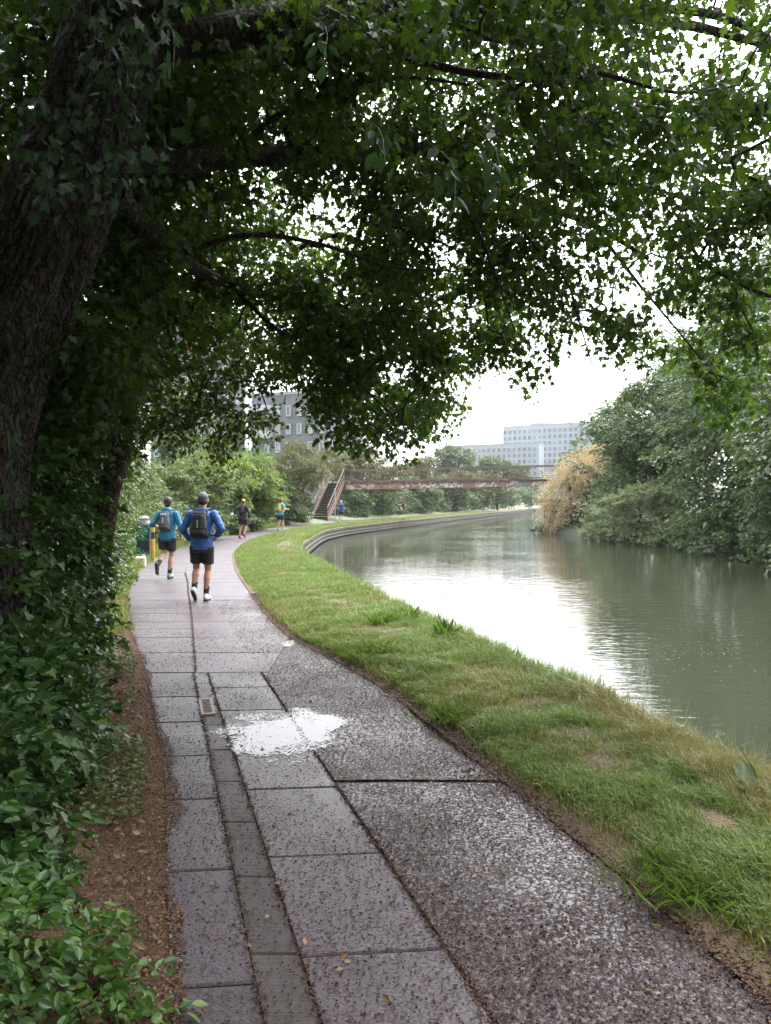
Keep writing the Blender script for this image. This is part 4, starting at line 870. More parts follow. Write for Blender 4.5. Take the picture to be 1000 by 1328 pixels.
# ------------------------------------------------------------------ near left: ivy covered hedge
NL = 'shrubs at the left edge of the path'
def near(name, label, lobes, mat, n, per, ln, leaf, seed, tmpl, stems=5, **k):
    lb = np.array(lobes, float); b0 = (lb[:, 0].mean(), lb[:, 1].mean(), .1)
    rt = empty(name, b0, label, 'shrub', NL); r = np.random.default_rng(seed)
    s = sprays(lobes, n, per, ln, leaf, seed, k.get('droop', .25), k.get('flat', .35), k.get('shell', (.6, 1.08)), low=-.9, jit=.6)
    core = sprays([(l[0], l[1], l[2], l[3] * .7, l[4] * .7, l[5] * .8) for l in lobes], n // 4, per, ln * 1.2, leaf * 1.3, seed + 1, .2, .3, (.4, 1.0), low=-1)
    leaves('foliage', *cat(s, core), tmpl, mat, rt)
    pa, ra = [], []
    for j in range(stems * len(lobes)):
        l = lb[j % len(lb)]; st = np.array([l[0] + r.normal() * l[3] * .3 - .45 * max(0, l[2] - .9), l[1] + r.normal() * l[4] * .3, -.1]); d = nrm(r.normal(size=3)); e = l[:3] + l[3:] * d * .98
        pa.append(spline([st, st * .4 + e * .6 + (0, 0, .12 * l[5]), e], 8)); ra.append(np.linspace(.011, .0025, 8))
    tubes('stem', pa, ra, M_TWIG, 5, rt); return rt
near('leafy_shrub', 'bright green leafy shrub sprawling onto the slabs at the bottom left corner', [(-1.32, 2.35, .18, .42, .38, .3), (-1.05, 2.42, .02, .32, .28, .2), (-1.7, 2.5, .3, .5, .5, .4)], M_PRIV, 300, 16, .2, .046, 71, OVAL, 4)
near('ivy_shrub', 'glossy ivy mound at the left edge, just above the bright shrub', [(-2.0, 3.3, .45, .5, .7, .55), (-1.68, 3.0, .24, .4, .5, .3), (-1.97, 3.9, .45, .42, .7, .5), (-2.0, 4.5, .25, .3, .6, .3)], M_IVY, 430, 16, .22, .056, 72, IVY, 5)
near('ivy_shrub', 'glossy ivy wall climbing at the left around the foot of the big trunk', [(-2.45, 4.4, .9, .45, .7, .9), (-2.4, 5.2, .7, .42, .8, .7), (-2.66, 6.0, .5, .4, .7, .5), (-2.5, 5.3, 1.7, .45, .7, .8), (-2.75, 5.2, .6, .5, .8, .6)], M_IVY, 720, 16, .24, .056, 73, IVY, 5)
near('ivy_shrub', 'dense dark ivy hedge between the big trunk and the slender reddish trunk', [(-3.3, 6.5, 1.2, .55, .9, 1.2), (-3.2, 6.3, 2.6, .6, .9, 1.0), (-3.5, 7.6, 1.0, .6, .9, 1.0), (-3.55, 7.6, 2.4, .65, .9, 1.1), (-3.0, 6.9, .4, .35, .6, .4), (-2.95, 7.35, 1.15, .3, .35, .42), (-2.75, 7.5, 2.45, .35, .4, .45)], M_IVY, 1150, 16, .26, .058, 74, IVY, 5)
near('hedge_shrub', 'tall shady shrub past the slender reddish trunk, beside the path', [(-4.0, 9.6, 1.0, .6, 1.1, 1.0), (-4.05, 9.8, 2.4, .7, 1.1, 1.2), (-4.55, 11.6, 1.1, .6, 1.2, 1.1), (-4.6, 12, 2.7, .8, 1.3, 1.3), (-3.75, 9.2, .3, .3, .6, .35)], M_HED, 1300, 16, .34, .06, 75, OVAL, 5)
near('hedge_shrub', 'lighter leafy shrub narrowing the path just before the graffiti bin', [(-5.5, 14.2, .9, .6, 1.3, .9), (-5.45, 14.5, 2.2, .7, 1.3, 1.2), (-6.5, 17.2, 1.0, .6, 1.4, 1.0), (-6.55, 17.5, 2.3, .8, 1.5, 1.3), (-5.25, 13.8, .3, .3, .8, .3)], M_HED, 1100, 16, .36, .07, 76, QUAD, 5)
near('hedge_shrub', 'shaded hedge mass behind the ivy, rising into the canopy on the left', [(-5.2, 6.5, 2.4, 1.3, 2, 2.2), (-5.8, 9.5, 3.0, 1.3, 2, 2.4), (-7, 13, 3.4, 1.4, 2.4, 2.2), (-4.6, 3.6, 1.8, 1.3, 1.8, 1.8), (-8, 17, 3.2, 1.5, 2.6, 2.0)], M_HED, 900, 18, .6, .11, 77, QUAD, 3)

# ------------------------------------------------------------------ the big overhanging tree
class Grow:
    """limb polylines, then attraction points joined to the nearest wood"""
    def __init__(s): s.nodes = []; s.par = []; s.w = []
    def limb(s, pts, n, start=None):
        sp = spline(pts, n); prev = -1 if start is None else start
        for p in sp: s.nodes.append(p[:3]); s.par.append(prev); prev = len(s.nodes) - 1
        return sp
    def join(s, pts, step=.16, rng=None, sag=.12):
        nodes = np.zeros((len(pts) * 14 + len(s.nodes) + 10, 3)); k = len(s.nodes); nodes[:k] = s.nodes; par = list(s.par)
        dmin = np.min(np.linalg.norm(pts[:, None, :] - nodes[None, :k:3, :], axis=2), axis=1) if len(pts) < 5000 else None
        order = np.argsort(dmin); paths = []; tips = []
        for i in order:
            p = pts[i]; d2 = ((nodes[:k] - p) ** 2).sum(1) ; d2 = d2 + .25 * np.maximum(0, p[2] - nodes[:k, 2] - .5)
            j = int(np.argmin(d2)); q = nodes[j]; L = math.sqrt(((p - q) ** 2).sum())
            m = int(min(12, max(2, L / step))); side = rng.normal(size=3) * L * .09; t = np.linspace(0, 1, m + 1)[1:, None]
            new = q + (p - q) * t + np.sin(t * math.pi) * (side + np.array([0, 0, sag * L]))
            prev = j
            for x in new:
                if k >= len(nodes): break
                nodes[k] = x; par.append(prev); prev = k; k += 1
            tips.append(prev)
        s.nodes = nodes[:k]; s.par = np.array(par[:k]); s.tips = np.array(tips)
    def radii(s, r0=.0028, ex=.43):
        c = np.zeros(len(s.nodes)); c[s.tips] += 1
        for i in range(len(s.nodes) - 1, -1, -1):
            if s.par[i] >= 0: c[s.par[i]] += c[i]
        return r0 * np.maximum(c, 1) ** ex

def twig_mesh(name, g, mat, parent, rmax=.06, first=0):
    r = np.minimum(g.radii(), rmax); i = np.arange(len(g.nodes)); i = i[(g.par >= 0) & (i >= first)]; p = g.par[i]
    return tubes(name, np.stack([g.nodes[p], g.nodes[i]], 1), np.stack([np.minimum(r[p], r[i] * 1.6), r[i]], 1), mat, 4, parent)

def clumps(pts, n, spread, leaf, rng, hang=.5, up=.45):
    m = len(pts); d = nrm(rng.normal(size=(m, n, 3)) * (1, 1, .75)); rad = spread * rng.random((m, n, 1)) ** .5
    Pp = pts[:, None, :] + d * rad - np.array([0, 0, .12 * spread]); A = nrm(d * .7 + rng.normal(size=(m, n, 3)) * .45 - np.array([0, 0, hang]))
    N = nrm(np.array([0, 0, up]) + rng.normal(size=(m, n, 3)) * .6); S = leaf * (.55 + .8 * rng.random((m, n))); R = np.clip(.5 + rng.normal(size=(m, 1)) * .16 + rng.normal(size=(m, n)) * .18, 0, 1)
    return [Pp.reshape(-1, 3), A.reshape(-1, 3), N.reshape(-1, 3), S.ravel(), R.ravel()]

rt = empty('overhanging_tree', (-2.35, 4.7, 0), 'great old tree with ridged leaning trunk at left, its dark canopy over everything', 'tree')
tp = lambda *q: [P(u, v, d) for u, v, d in q]
trunk = spline([(-2.48, 4.75, -.3), (-2.48, 4.75, .0), (-2.47, 4.7, .8), P(-28, 600, 4.65), P(8, 440, 4.6), P(72, 280, 4.55), P(130, 130, 4.5), P(165, 0, 4.5), P(190, -150, 4.6), P(200, -350, 4.8)], 70)
rad = np.interp(np.linspace(0, 1, 70), [0, .08, .3, .55, .75, 1], [.40, .31, .265, .29, .24, .12])
# bark ridges: many sided tube with radial relief that follows the grain
K, Sn = 420, 180; tr2 = spline(trunk[::3], K); rd2 = np.interp(np.linspace(0, 1, K), np.linspace(0, 1, 70), rad); ang = np.linspace(0, 2 * math.pi, Sn, endpoint=False)
t = nrm(np.gradient(tr2, axis=0)); x = nrm(np.cross(t, np.array([0, 1., 0]))); y = np.cross(t, x); kk = np.arange(K)[:, None]
aa = ang[None, :] + 0 * kk; ll = kk * (6.0 / K) + 0 * aa; warp = fbm(aa * 2, ll * 2.5, 41, 3) * 1.6
rg = 1 - np.abs(2 * fbm(aa * 6.2 + warp, ll * 2.6 + warp * .3, 5, 4) - 1); fine_ = fbm(aa * 26 + warp * 5, ll * 9, 9, 3)
rel = 1 + .22 * (rg ** 2 - .55) + .045 * (fine_ - .5) + .08 * np.sin(ang * 3 + 1)[None, :] + .05 * np.sin(ang * 5 + ll * 1.2)
V = tr2[:, None, :] + (rd2[:, None] * rel)[..., None] * (np.cos(ang)[None, :, None] * x[:, None, :] + np.sin(ang)[None, :, None] * y[:, None, :])
i0 = np.arange(K - 1)[:, None] * Sn; k0 = np.arange(Sn)[None, :]; k1 = (k0 + 1) % Sn; q = np.stack([i0 + k0, i0 + k1, i0 + k1 + Sn, i0 + k0 + Sn], -1).reshape(-1, 4)
mesh_np('trunk', V.reshape(-1, 3), q.ravel(), np.arange(len(q)) * 4, M_BARK, smooth=True, parent=rt)
gr = Grow(); gr.limb(trunk[30:], 40)
limbs = [  # (points, radius at start, at end)
    (tp((120, 210, 4.6), (200, 208, 5.0), (300, 205, 5.6), (410, 198, 6.2), (500, 200, 6.6), (565, 193, 6.9), (630, 237, 7.2), (700, 265, 7.5), (770, 292, 7.8), (840, 335, 8.2)), .085, .022),
    (tp((565, 193, 6.9), (650, 172, 7.2), (740, 160, 7.5), (860, 166, 7.8), (960, 158, 8.0), (1060, 175, 8.2)), .035, .012),
    (tp((165, 60, 4.5), (300, 40, 4.6), (420, 15, 4.8), (520, 12, 5.2), (600, 30, 5.6), (680, 46, 6.0), (770, 20, 6.4), (880, 30, 6.8), (1000, 60, 7.2)), .11, .03),
    (tp((150, 250, 4.6), (230, 330, 5.6), (300, 370, 6.6), (400, 395, 7.6), (500, 420, 8.4), (560, 470, 9.0), (585, 530, 9.4)), .06, .012),
    (tp((680, 46, 6.0), (840, 10, 6.6), (980, 40, 7.0), (1090, 150, 7.0), (1110, 290, 6.8), (1060, 375, 6.6), (1000, 384, 6.6), (950, 362, 6.6), (905, 335, 6.7), (893, 300, 6.8)), .045, .014),
    (tp((870, 140, 6.8), (960, 138, 6.6), (1080, 130, 6.3), (1150, 60, 6.1)), .022, .05),
    (tp((700, 265, 7.5), (722, 330, 7.4), (716, 400, 7.2), (713, 460, 7.1), (716, 505, 7.0), (728, 535, 7.0), (742, 552, 7.0)), .014, .0022),
    (tp((722, 330, 7.4), (745, 380, 7.3), (770, 400, 7.2), (800, 430, 7.2)), .012, .004),
    (tp((950, 362, 6.6), (962, 400, 6.7), (980, 440, 6.8), (984, 480, 6.8)), .01, .003),
    (tp((175, 20, 4.5), (100, -60, 3.6), (40, -160, 2.6), (0, -500, 2.0), (60, -1200, 1.0)), .1, .04),
    (tp((500, 200, 6.6), (470, 290, 7.2), (450, 360, 7.8), (420, 440, 8.5), (430, 520, 9.2)), .03, .008),
    (tp((770, 292, 7.8), (830, 370, 7.8), (880, 430, 7.6), (930, 490, 7.5)), .02, .005),
    (tp((520, 195, 6.6), (575, 240, 6.0), (620, 300, 5.8), (640, 350, 5.8), (668, 430, 5.9)), .022, .005),
    (tp((565, 193, 6.8), (625, 140, 6.0), (690, 95, 5.6), (730, 40, 5.4), (770, -20, 5.3)), .024, .008),
    (tp((640, 240, 7.2), (690, 315, 6.4), (738, 372, 6.2), (752, 420, 6.2), (770, 478, 6.2)), .02, .004),
    (tp((300, 205, 5.6), (360, 150, 5.2), (430, 118, 5.0), (520, 100, 5.0), (610, 110, 5.0)), .028, .008),
    (tp((420, 15, 4.8), (520, 70, 4.9), (640, 98, 5.0), (760, 92, 5.2), (880, 120, 5.4), (960, 110, 5.6)), .03, .008),
    (tp((700, 265, 7.5), (780, 238, 6.6), (850, 245, 6.2), (920, 270, 6.2), (1000, 262, 6.2)), .02, .006),
    (tp((230, 330, 5.6), (320, 305, 5.6), (420, 318, 5.8), (500, 345, 6.0), (590, 352, 6.2)), .024, .006),
    (tp((300, 370, 6.6), (350, 420, 6.6), (430, 470, 7.0), (490, 520, 7.2), (530, 560, 7.4)), .02, .004),
    (tp((905, 335, 6.7), (935, 300, 6.4), (965, 292, 6.3), (1010, 250, 6.2)), .012, .008),
    (tp((893, 300, 6.8), (868, 255, 6.4), (872, 200, 6.2), (850, 150, 6.2)), .012, .006),
    (tp((470, 290, 7.2), (530, 300, 6.6), (600, 330, 6.4), (650, 380, 6.4)), .016, .004),
]
for pts, r0, r1 in limbs:
    sp = gr.limb(pts, 44); tubes('limb', [sp], [np.linspace(r0, r1, 44)], M_BARK, 10, rt, .06, len(sp))
r7 = np.random.default_rng(77)
# lower outline of the foliage in the picture, as a height profile of the crown seen from the path
ou = np.array([-200, 60, 160, 200, 300, 345, 405, 430, 470, 520, 560, 580, 592, 606, 640, 690, 702, 745, 800, 850, 880, 930, 960, 1010, 1200])
ov = np.array([640, 600, 520, 470, 465, 480, 520, 575, 575, 590, 612, 600, 540, 500, 470, 520, 470, 440, 478, 455, 470, 545, 530, 560, 600])
def canopy_points(n, ulo, uhi, vlo, seed, thin=True):
    r = np.random.default_rng(seed); out = []
    while len(out) < n:
        u = r.uniform(ulo, uhi); v = r.uniform(vlo, 640); vm = np.interp(u, ou, ov)
        if v > vm - r.exponential(8): continue
        x = np.clip((u - 150) / 850, 0, 1)
        dens = 1.0 if u < 420 else np.interp(u, [420, 700, 1000], [1, .8, .48])
        hole = fbm(u / 75, v / 75, 31, 2)
        lo = np.clip((v - 200) / 300, 0, 1)
        if thin and u > 380 and hole < .2 + .13 * lo: continue
        if thin and r.random() > dens: continue
        if 600 < u < 860 and v > 390 and r.random() < .5: continue
        near_ = np.interp(v, [-100, 150, 400, 620], [3.6, 5.0, 6.6, 7.8]); farr = np.interp(u, [100, 500, 700, 1000], [10.2, 10.2, 8.6, 8.2])
        farr = min(farr, np.interp(v, [0, 200, 400], [8.0, 9.5, 10.2])); near_ = min(near_, farr - 1.2)
        if u < 200: near_, farr = 4.9, 8.0
        d = r.uniform(near_, farr); out.append(P(u, v, d))
    return np.array(out)
def proj(p):
    q = p - np.array([0, 0, CAMZ]); dep = q[:, 1] * math.cos(PITCH) + q[:, 2] * math.sin(PITCH)
    return 500 + F * q[:, 0] / dep, 664 - F * (q[:, 2] * math.cos(PITCH) - q[:, 1] * math.sin(PITCH)) / dep
def drooping(cs, per, ln, rng, clip=True):
    """leaf clumps strung along drooping boughs"""
    m = len(cs); o = nrm(cs - np.array([-2.0, 4.6, 0])); o[:, 2] = -.12; o = nrm(o + rng.normal(size=(m, 3)) * (.45, .45, .12)); sd_ = nrm(np.cross(o, np.array([0, 0, 1.])))
    t = rng.random((m, per)) * 1.5 - .75; s = rng.normal(size=(m, per)) * .22 * (1.1 - .5 * t); l = ln * (.6 + .8 * rng.random(m))[:, None]
    p = cs[:, None, :] + (l * t)[..., None] * o[:, None, :] + (l * s)[..., None] * sd_[:, None, :]
    p[..., 2] += -.32 * l * (t + .75) ** 2 * .6 + .1 + rng.normal(size=(m, per)) * .05
    p = p.reshape(-1, 3)
    if clip: u, v = proj(p); p = p[v < np.interp(u, ou, ov) + 6]
    return p
cs = canopy_points(455, 100, 1190, -90, 101)
r10 = np.random.default_rng(110)
ex = [P(r10.uniform(425, 582), r10.uniform(470, 590), r10.uniform(8.4, 10)) for _ in range(17)] + [P(r10.uniform(430, 660), r10.uniform(290, 480), r10.uniform(6.4, 9.5)) for _ in range(34)]
cs = np.concatenate([cs, np.array(ex)])
pin = drooping(cs, 9, .7, r7)
g_first = len(gr.nodes)
gr.join(pin, rng=r7)
twig_mesh('twig', gr, M_TWIG, rt, .05, g_first)
leaves('crown', *clumps(pin, 20, .19, .064, r7, .6, .6), MAPLE, M_CAN, rt)
# dark left side, then unseen coarse leaves added overhead and behind for shade
pl2 = canopy_points(1900, -260, 300, -220, 103, False)
leaves('crown', *clumps(pl2, 22, .3, .07, r7), MAPLE, M_CAN, rt)
up = []
while len(up) < 3600:
    x, y, z = r7.uniform(-11, 6.5), r7.uniform(-8, 11), r7.uniform(.3, 8.6)
    if ((x + 2) / 8.6) ** 2 + ((y - 1.5) / 9.5) ** 2 + ((z - 3) / 5.6) ** 2 > 1: continue
    if x > 3.2 and y > 1: continue
    if z < 3 and not (x < -2.4 and y < 1): continue
    if y > -.8 and abs(x) < .85 * (y + 1.2) and (z - CAMZ) < 1.0 * (y + 1.2): continue
    if y <= .5 and z < 2.6 + .6 * (x > 0) - 2.2 * (x < -2.4): continue
    up.append((x, y, z))
leaves('crown', *clumps(np.array(up), 20, .55, .17, r7), QUAD, M_CAN, rt)  # shading leaves kept out of view, filed under the crown
# leafy twigs hanging in front of the trunk
M_ELD = leafmat('dull_and_shaded_leaf', [(.014, .034, .018), (.022, .05, .026), (.03, .065, .03)], .3, .7)
hp = np.array([P(r7.uniform(-20, 235), r7.uniform(-60, 250) , r7.uniform(3.6, 4.2)) for _ in range(46)])
leaves('crown', *clumps(hp, 11, .17, .058, r7, .9, .5), MAPLE, M_ELD, rt)  # darker than the crown's leaf colour: shade put into these silhouettes
# close hanging sprigs with larger leaves
for (u0, v0, u1, v1, d) in ((478, 150, 500, 215, 2.6), (575, 190, 590, 270, 2.6), (630, 170, 648, 255, 2.6), (215, 20, 225, 90, 2.9), (415, 20, 420, 80, 2.8), (15, 540, 25, 640, 3.2)):
    a, b_ = P(u0, v0, d + .3), P(u1, v1, d); q0 = []; qA = []; qN = []; qS = []
    for j in range(11):
        t_ = (j + 1) / 11; sgn = 1 if j % 2 else -1
        q0.append(a + (b_ - a) * t_ + r7.normal(size=3) * .015); qA.append(np.array([sgn * .5 + r7.normal() * .3, r7.normal() * .5, -1.0])); qN.append(np.array([r7.normal() * .8, -1, .4 + r7.normal() * .4])); qS.append(.04 + .045 * r7.random())
    sg = leaves('foliage', np.array(q0), np.array(qA), np.array(qN), np.array(qS), r7.random(11), LONG if d > 2.6 else OVAL, M_ELD, rt)
    pth = spline([a + (-.05, .04, .03), a + (b_ - a) * .3 + (.015, 0, .01), b_], 6); rr_ = np.linspace(.003, .001, 6)
    tubes('twig', [pth - np.array(rt.location)], [rr_], M_TWIG, 5, sg, world=True)

# slender tree at the left with the arching branch
rt2 = empty('slender_tree', tuple(G(100, 862)), 'slender reddish trunk in the hedge with one branch arching over the path', 'tree')
st = spline(tp((98, 880, 7.9), (108, 835, 7.9), (128, 740, 7.9), (140, 650, 7.9), (158, 580, 8.0), (172, 510, 8.1), (185, 420, 8.2), (190, 300, 8.3)), 40)
tubes('trunk', [st], [np.linspace(.15, .06, 40)], M_BARK2, 14, rt2, .1, 5)
g2 = Grow(); g2.limb(st[14:], 24)
for pts, r0, r1 in ((tp((170, 512, 8.1), (200, 486, 8.4), (240, 478, 8.7), (268, 468, 9.0), (300, 447, 9.3), (345, 443, 9.7), (400, 452, 10.0)), .06, .02), (tp((300, 447, 9.3), (330, 490, 9.6), (350, 540, 9.9)), .022, .006), (tp((240, 478, 8.7), (262, 520, 9), (285, 570, 9.3)), .018, .005), (tp((180, 450, 8.1), (140, 420, 7.6), (90, 400, 7.2)), .04, .01)):
    sp = g2.limb(pts, 24); tubes('limb', [sp], [np.linspace(r0, r1, 24)], M_BARK2 if r0 < .05 else M_BARK, 9, rt2, .06, 3)
r8 = np.random.default_rng(88); pts = []
lu = np.array([120, 170, 200, 230, 262, 290, 305, 330, 360, 420, 440]); lv = np.array([640, 610, 560, 600, 560, 625, 600, 560, 585, 545, 580])
while len(pts) < 520:
    u, v = r8.uniform(100, 440), r8.uniform(430, 640)
    if v > np.interp(u, lu, lv) - r8.exponential(10): continue
    if u < 150 and v > 560: continue
    if 215 < u < 300 and 430 < v < 465 and r8.random() < .85: continue
    if 295 < u < 400 and v > 500 and fbm(u / 30, v / 30, 3, 2) < .66: continue
    pts.append(P(u, v, r8.uniform(8.2, 10.4)))
pts = np.array(pts); gf = len(g2.nodes); g2.join(pts, rng=r8); twig_mesh('twig', g2, M_TWIG, rt2, .03, gf)
leaves('crown', *clumps(pts, 19, .2, .055, r8), MAPLE, M_CAN2, rt2)
# ------------------------------------------------------------------ grass, weeds, litter
def grass_mat(name, cols):
    return leafmat(name, cols, .3, .55, (1.2, 1.2, .6))
M_GR = grass_mat('grass_blade', [(.32, .27, .15), (.25, .23, .105), (.18, .215, .07), (.125, .19, .05), (.175, .26, .07)])
def blades(name, x, y, z, h, w, R, mat, seed, lean=.6):
    r = np.random.default_rng(seed); n = len(x); a = r.random(n) * 2 * math.pi; dx, dy = np.cos(a), np.sin(a); b = a + math.pi / 2 + r.normal(size=n) * .5
    lx, ly = np.cos(b) * h * lean * r.random(n), np.sin(b) * h * lean * r.random(n)
    z0 = np.zeros(n)
    V = np.stack([np.stack([x - dx * w, y - dy * w, z - .01], -1), np.stack([x + dx * w, y + dy * w, z - .01], -1), np.stack([x + lx * .35 + dx * w * .7, y + ly * .35 + dy * w * .7, z + h * .6], -1), np.stack([x + lx * .35 - dx * w * .7, y + ly * .35 - dy * w * .7, z + h * .6], -1), np.stack([x + lx, y + ly, z + h * (1 - .25 * (lx**2 + ly**2) / (h**2))], -1)], 1).reshape(-1, 3)
    base = np.arange(n)[:, None] * 5; loops = (base + np.array([0, 1, 2, 3, 3, 2, 4])[None, :]).ravel(); starts = (np.arange(n)[:, None] * 7 + np.array([0, 4])[None, :]).ravel()
    return tag(mesh_np(name, V, loops, starts, mat, attr={'rnd': np.repeat(R, 5)}), kind='stuff')
r9 = np.random.default_rng(99)
def verge_pts(n, y0, y1, pw=1.0):
    y = y0 + (y1 - y0) * r9.random(n) ** pw; t = r9.random(n) ** .9; x = pathr(y) + .02 + (bankx(y) + .06 - pathr(y)) * t
    return x, y, t
X, Y, Hh, Ww, RR = [], [], [], [], []
for n, y0, y1, sc in ((85000, 1.6, 5, 1), (90000, 5, 10, 1.25), (60000, 10, 20, 1.8), (40000, 20, 36, 2.6), (26000, 36, 62, 3.6), (20000, 62, 130, 5)):
    x, y, t = verge_pts(n, y0, y1); w = (bankx(y) - pathr(y))
    e0 = (x - pathr(y)); e1 = bankx(y) - x
    tuft = fbm(x * 2.4, y * 2.4, 12, 3); fine = vnoise(x * 7, y * 7, 14); dry = fbm(x * 1.1 + 9, y * 1.1, 22, 3)
    edge = np.clip(e0 / ((.08 + .3 * fbm(y * 1.3, 0 * y, 17, 2) ** 1.5) * np.clip(1.25 - y / 12, .22, 1)), 0, 1)
    dens = edge ** 1.6 * np.clip((tuft - .05) * 3.2, .5, 1) * np.clip((fine + .25), 0, 1)
    bare = (fbm(x * .8 + 3, y * .8, 41, 2) > .62) & (e0 < .9 + .03 * y); dens = dens * np.where(bare, .6, 1)
    tan_p = ((y > 24) & (y < 33) & (e1 < .8)); dens = dens * np.where(tan_p, .25, 1)
    keep = r9.random(n) < dens
    longer = np.clip(1 - e1 / .55, 0, 1)
    h = (.028 + .075 * tuft ** 1.5 * edge + .05 * fine * tuft + .11 * longer * r9.random(n)) * (.6 + .7 * r9.random(n)) * (1 + .12 * (sc - 1))
    g_ = .76 + (tuft - .5) * .7 - .3 * np.clip((dry - .5) * 3, 0, 1) - .4 * (1 - edge) - .18 * bare + r9.normal(size=n) * .13
    strawy = (e1 < .35) & (y > 3.6) & (y < 6.2); g_ = np.where(strawy & (r9.random(n) < .75), .1 + .12 * r9.random(n), g_)
    g_ = np.where(y > 14, g_ * .8 + .16, g_)
    for l_, q in zip((X, Y, Hh, Ww, RR), (x, y, h, .0024 * sc * (.7 + .6 * r9.random(n)), np.clip(g_, 0, 1))): l_.append(q[keep])
X, Y, Hh, Ww, RR = map(np.concatenate, (X, Y, Hh, Ww, RR))
blades('grass', X, Y, np.full(len(X), .02) + .06 * np.clip((X - pathr(Y)) / .5, 0, 1) , Hh, Ww, RR, M_GR, 5, 1.3)
# grass and weeds along the left edge of the path, sparse, and the grassy strip farther on
n = 45000; y = 2 + 50 * r9.random(n) ** 1.5; t = r9.random(n); x = pathl(y) + np.where(y > 8.5, .09, -.1) - 1.3 * t; k = (fbm(x * 2, y * 2, 51, 2) > np.where(y < 9, .56, .40)) & (r9.random(n) < np.where(y < 9, .55, 1)) & ((y > 8.5) | (t > .25))
blades('grass', x[k], y[k], .03 + .12 * t[k], .05 + .1 * r9.random(k.sum()) * (1 + y[k] / 25), .002 * (1 + y[k] / 9), np.clip(.62 + r9.normal(size=k.sum()) * .2, 0, 1), M_GR, 6)
# far verge beyond the bridge and the seed heads along the bank edge
n = 260; y = 4 + 10 * r9.random(n) ** 1.4; x = bankx(y) - .12 + .15 * r9.random(n); hh = .25 + .25 * r9.random(n)
blades('seed_heads', x, y, 0 * x, hh, np.full(n, .0012), .05 + .1 * r9.random(n), M_GR, 7, .35)
# broad leaved weeds and grass tufts that stand out
M_WEED = leafmat('weed_leaf', [(.04, .09, .025), (.07, .14, .035), (.11, .19, .05)], .3, .4); M_THI = leafmat('thistle_leaf', [(.06, .1, .06), (.1, .15, .09), (.16, .2, .13)], .25, .5)
THIN = (OVAL[0] * np.array([.13, 1, .6]), OVAL[1])
NARR = (OVAL[0] * np.array([.4, 1, 1.0]), OVAL[1]); M_GR2 = leafmat('tuft_blade', [(.07, .12, .03), (.11, .18, .045), (.16, .24, .065)], .3, .5)
def rosette(label, u, v, nl, ln, mat, seed, tall=.4, tmpl=LONG, z=.05, name='weed_plant', stalks=0, gz=.05, spread=.03):
    p = G(u, v, gz); r = np.random.default_rng(seed); e = empty(name, (p[0], p[1], gz), label, 'plant'); a = r.random(nl) * 2 * math.pi
    A = np.stack([np.cos(a), np.sin(a), tall + r.random(nl) * tall * 1.6], -1); N = np.stack([-np.cos(a) * .7, -np.sin(a) * .7, np.ones(nl)], -1)
    leaves('foliage', np.tile(p, (nl, 1)) + r.normal(size=(nl, 3)) * (spread, spread, 0), A, N, ln * (.6 + .6 * r.random(nl)), r.random(nl), tmpl, mat, e)
    pa = []; 
    for k in range(max(stalks, 2)):
        q = p + np.array([r.normal() * .1, r.normal() * .1, ln * (1.1 + .7 * r.random()) if stalks else ln * .3]); pa.append(spline([p - (0, 0, .02), (p + q) / 2 + (r.normal() * .02, 0, .02), q], 6))
    tubes('stalk', pa, [np.linspace(.004, .0015, 6)] * len(pa), M_TWIG, 4, e); return e
rosette('tall dock plant with long upright leaves and seed stalks at the water edge', 582, 834, 30, .25, M_WEED, 1, 1.0, stalks=7, tmpl=NARR, spread=.05)
rosette('smaller clump of broad upright leaves left of the tall dock plant', 533, 812, 60, .26, M_GR2, 2, .8, tmpl=THIN, spread=.06)
rosette('grassy clump of long leaves near the middle of the verge', 495, 815, 90, .24, M_GR2, 3, .7, tmpl=THIN, spread=.06)
rosette('dark spreading tuft of grass beside the end of the plain slabs', 490, 852, 260, .2, M_GR2, 4, .45, tmpl=THIN, spread=.12)
rosette('dense green grass tuft on the asphalt edge at the lower right', 900, 1150, 620, .11, M_GR2, 5, .45, tmpl=THIN, spread=.13)
rosette('small bright tuft on the path edge right of the puddle', 585, 930, 200, .12, M_GR2, 6, .45, tmpl=THIN, spread=.09)
rosette('pale thistle with grey leaves at the right border of the picture', 988, 1040, 16, .2, M_THI, 7, .6, tmpl=MAPLE, stalks=2)
rosette('flattened pale weed in the grass left of the thistle', 850, 1030, 9, .18, M_THI, 8, .1)
for i, (u, v, lb_) in enumerate(((460, 1, ''),)): pass
# litter: fallen blossom and leaf bits
M_LIT = leafmat('fallen_bits', [(.03, .014, .01), (.07, .032, .022), (.13, .07, .04), (.26, .18, .1)], 0, .8)
def litter(name, x, y, z, size, seed, tone):
    r = np.random.default_rng(seed); n = len(x); a = r.random(n) * 6.283; A = np.stack([np.cos(a), np.sin(a), r.normal(size=n) * .25], -1); N = np.stack([r.normal(size=n) * .4, r.normal(size=n) * .4, np.ones(n)], -1)
    return tag(leaves(name, np.stack([x, y, z], -1), A, N, size, np.clip(tone, 0, 1), QUAD, M_LIT), kind='stuff')
n = 60000; y = 1.8 + 9 * r9.random(n) ** 1.6; t = np.abs(r9.normal(size=n)) * .3 - .02 + .04 - .14 * fbm(y * 1.7, 0 * y, 71, 3) ** 1.5; x = pathl(y) - t * 1.1 + .05
litter('leaf_litter', x, y, np.where(x > pathl(y) + .03, .006, .015 + .07 * np.clip((pathl(y) - x) / .6, 0, 1)), .006 + .016 * r9.random(n) ** 2.2, 1, np.clip(.5 + r9.normal(size=n) * .22 + .4 * (r9.random(n) < .1), 0, 1))
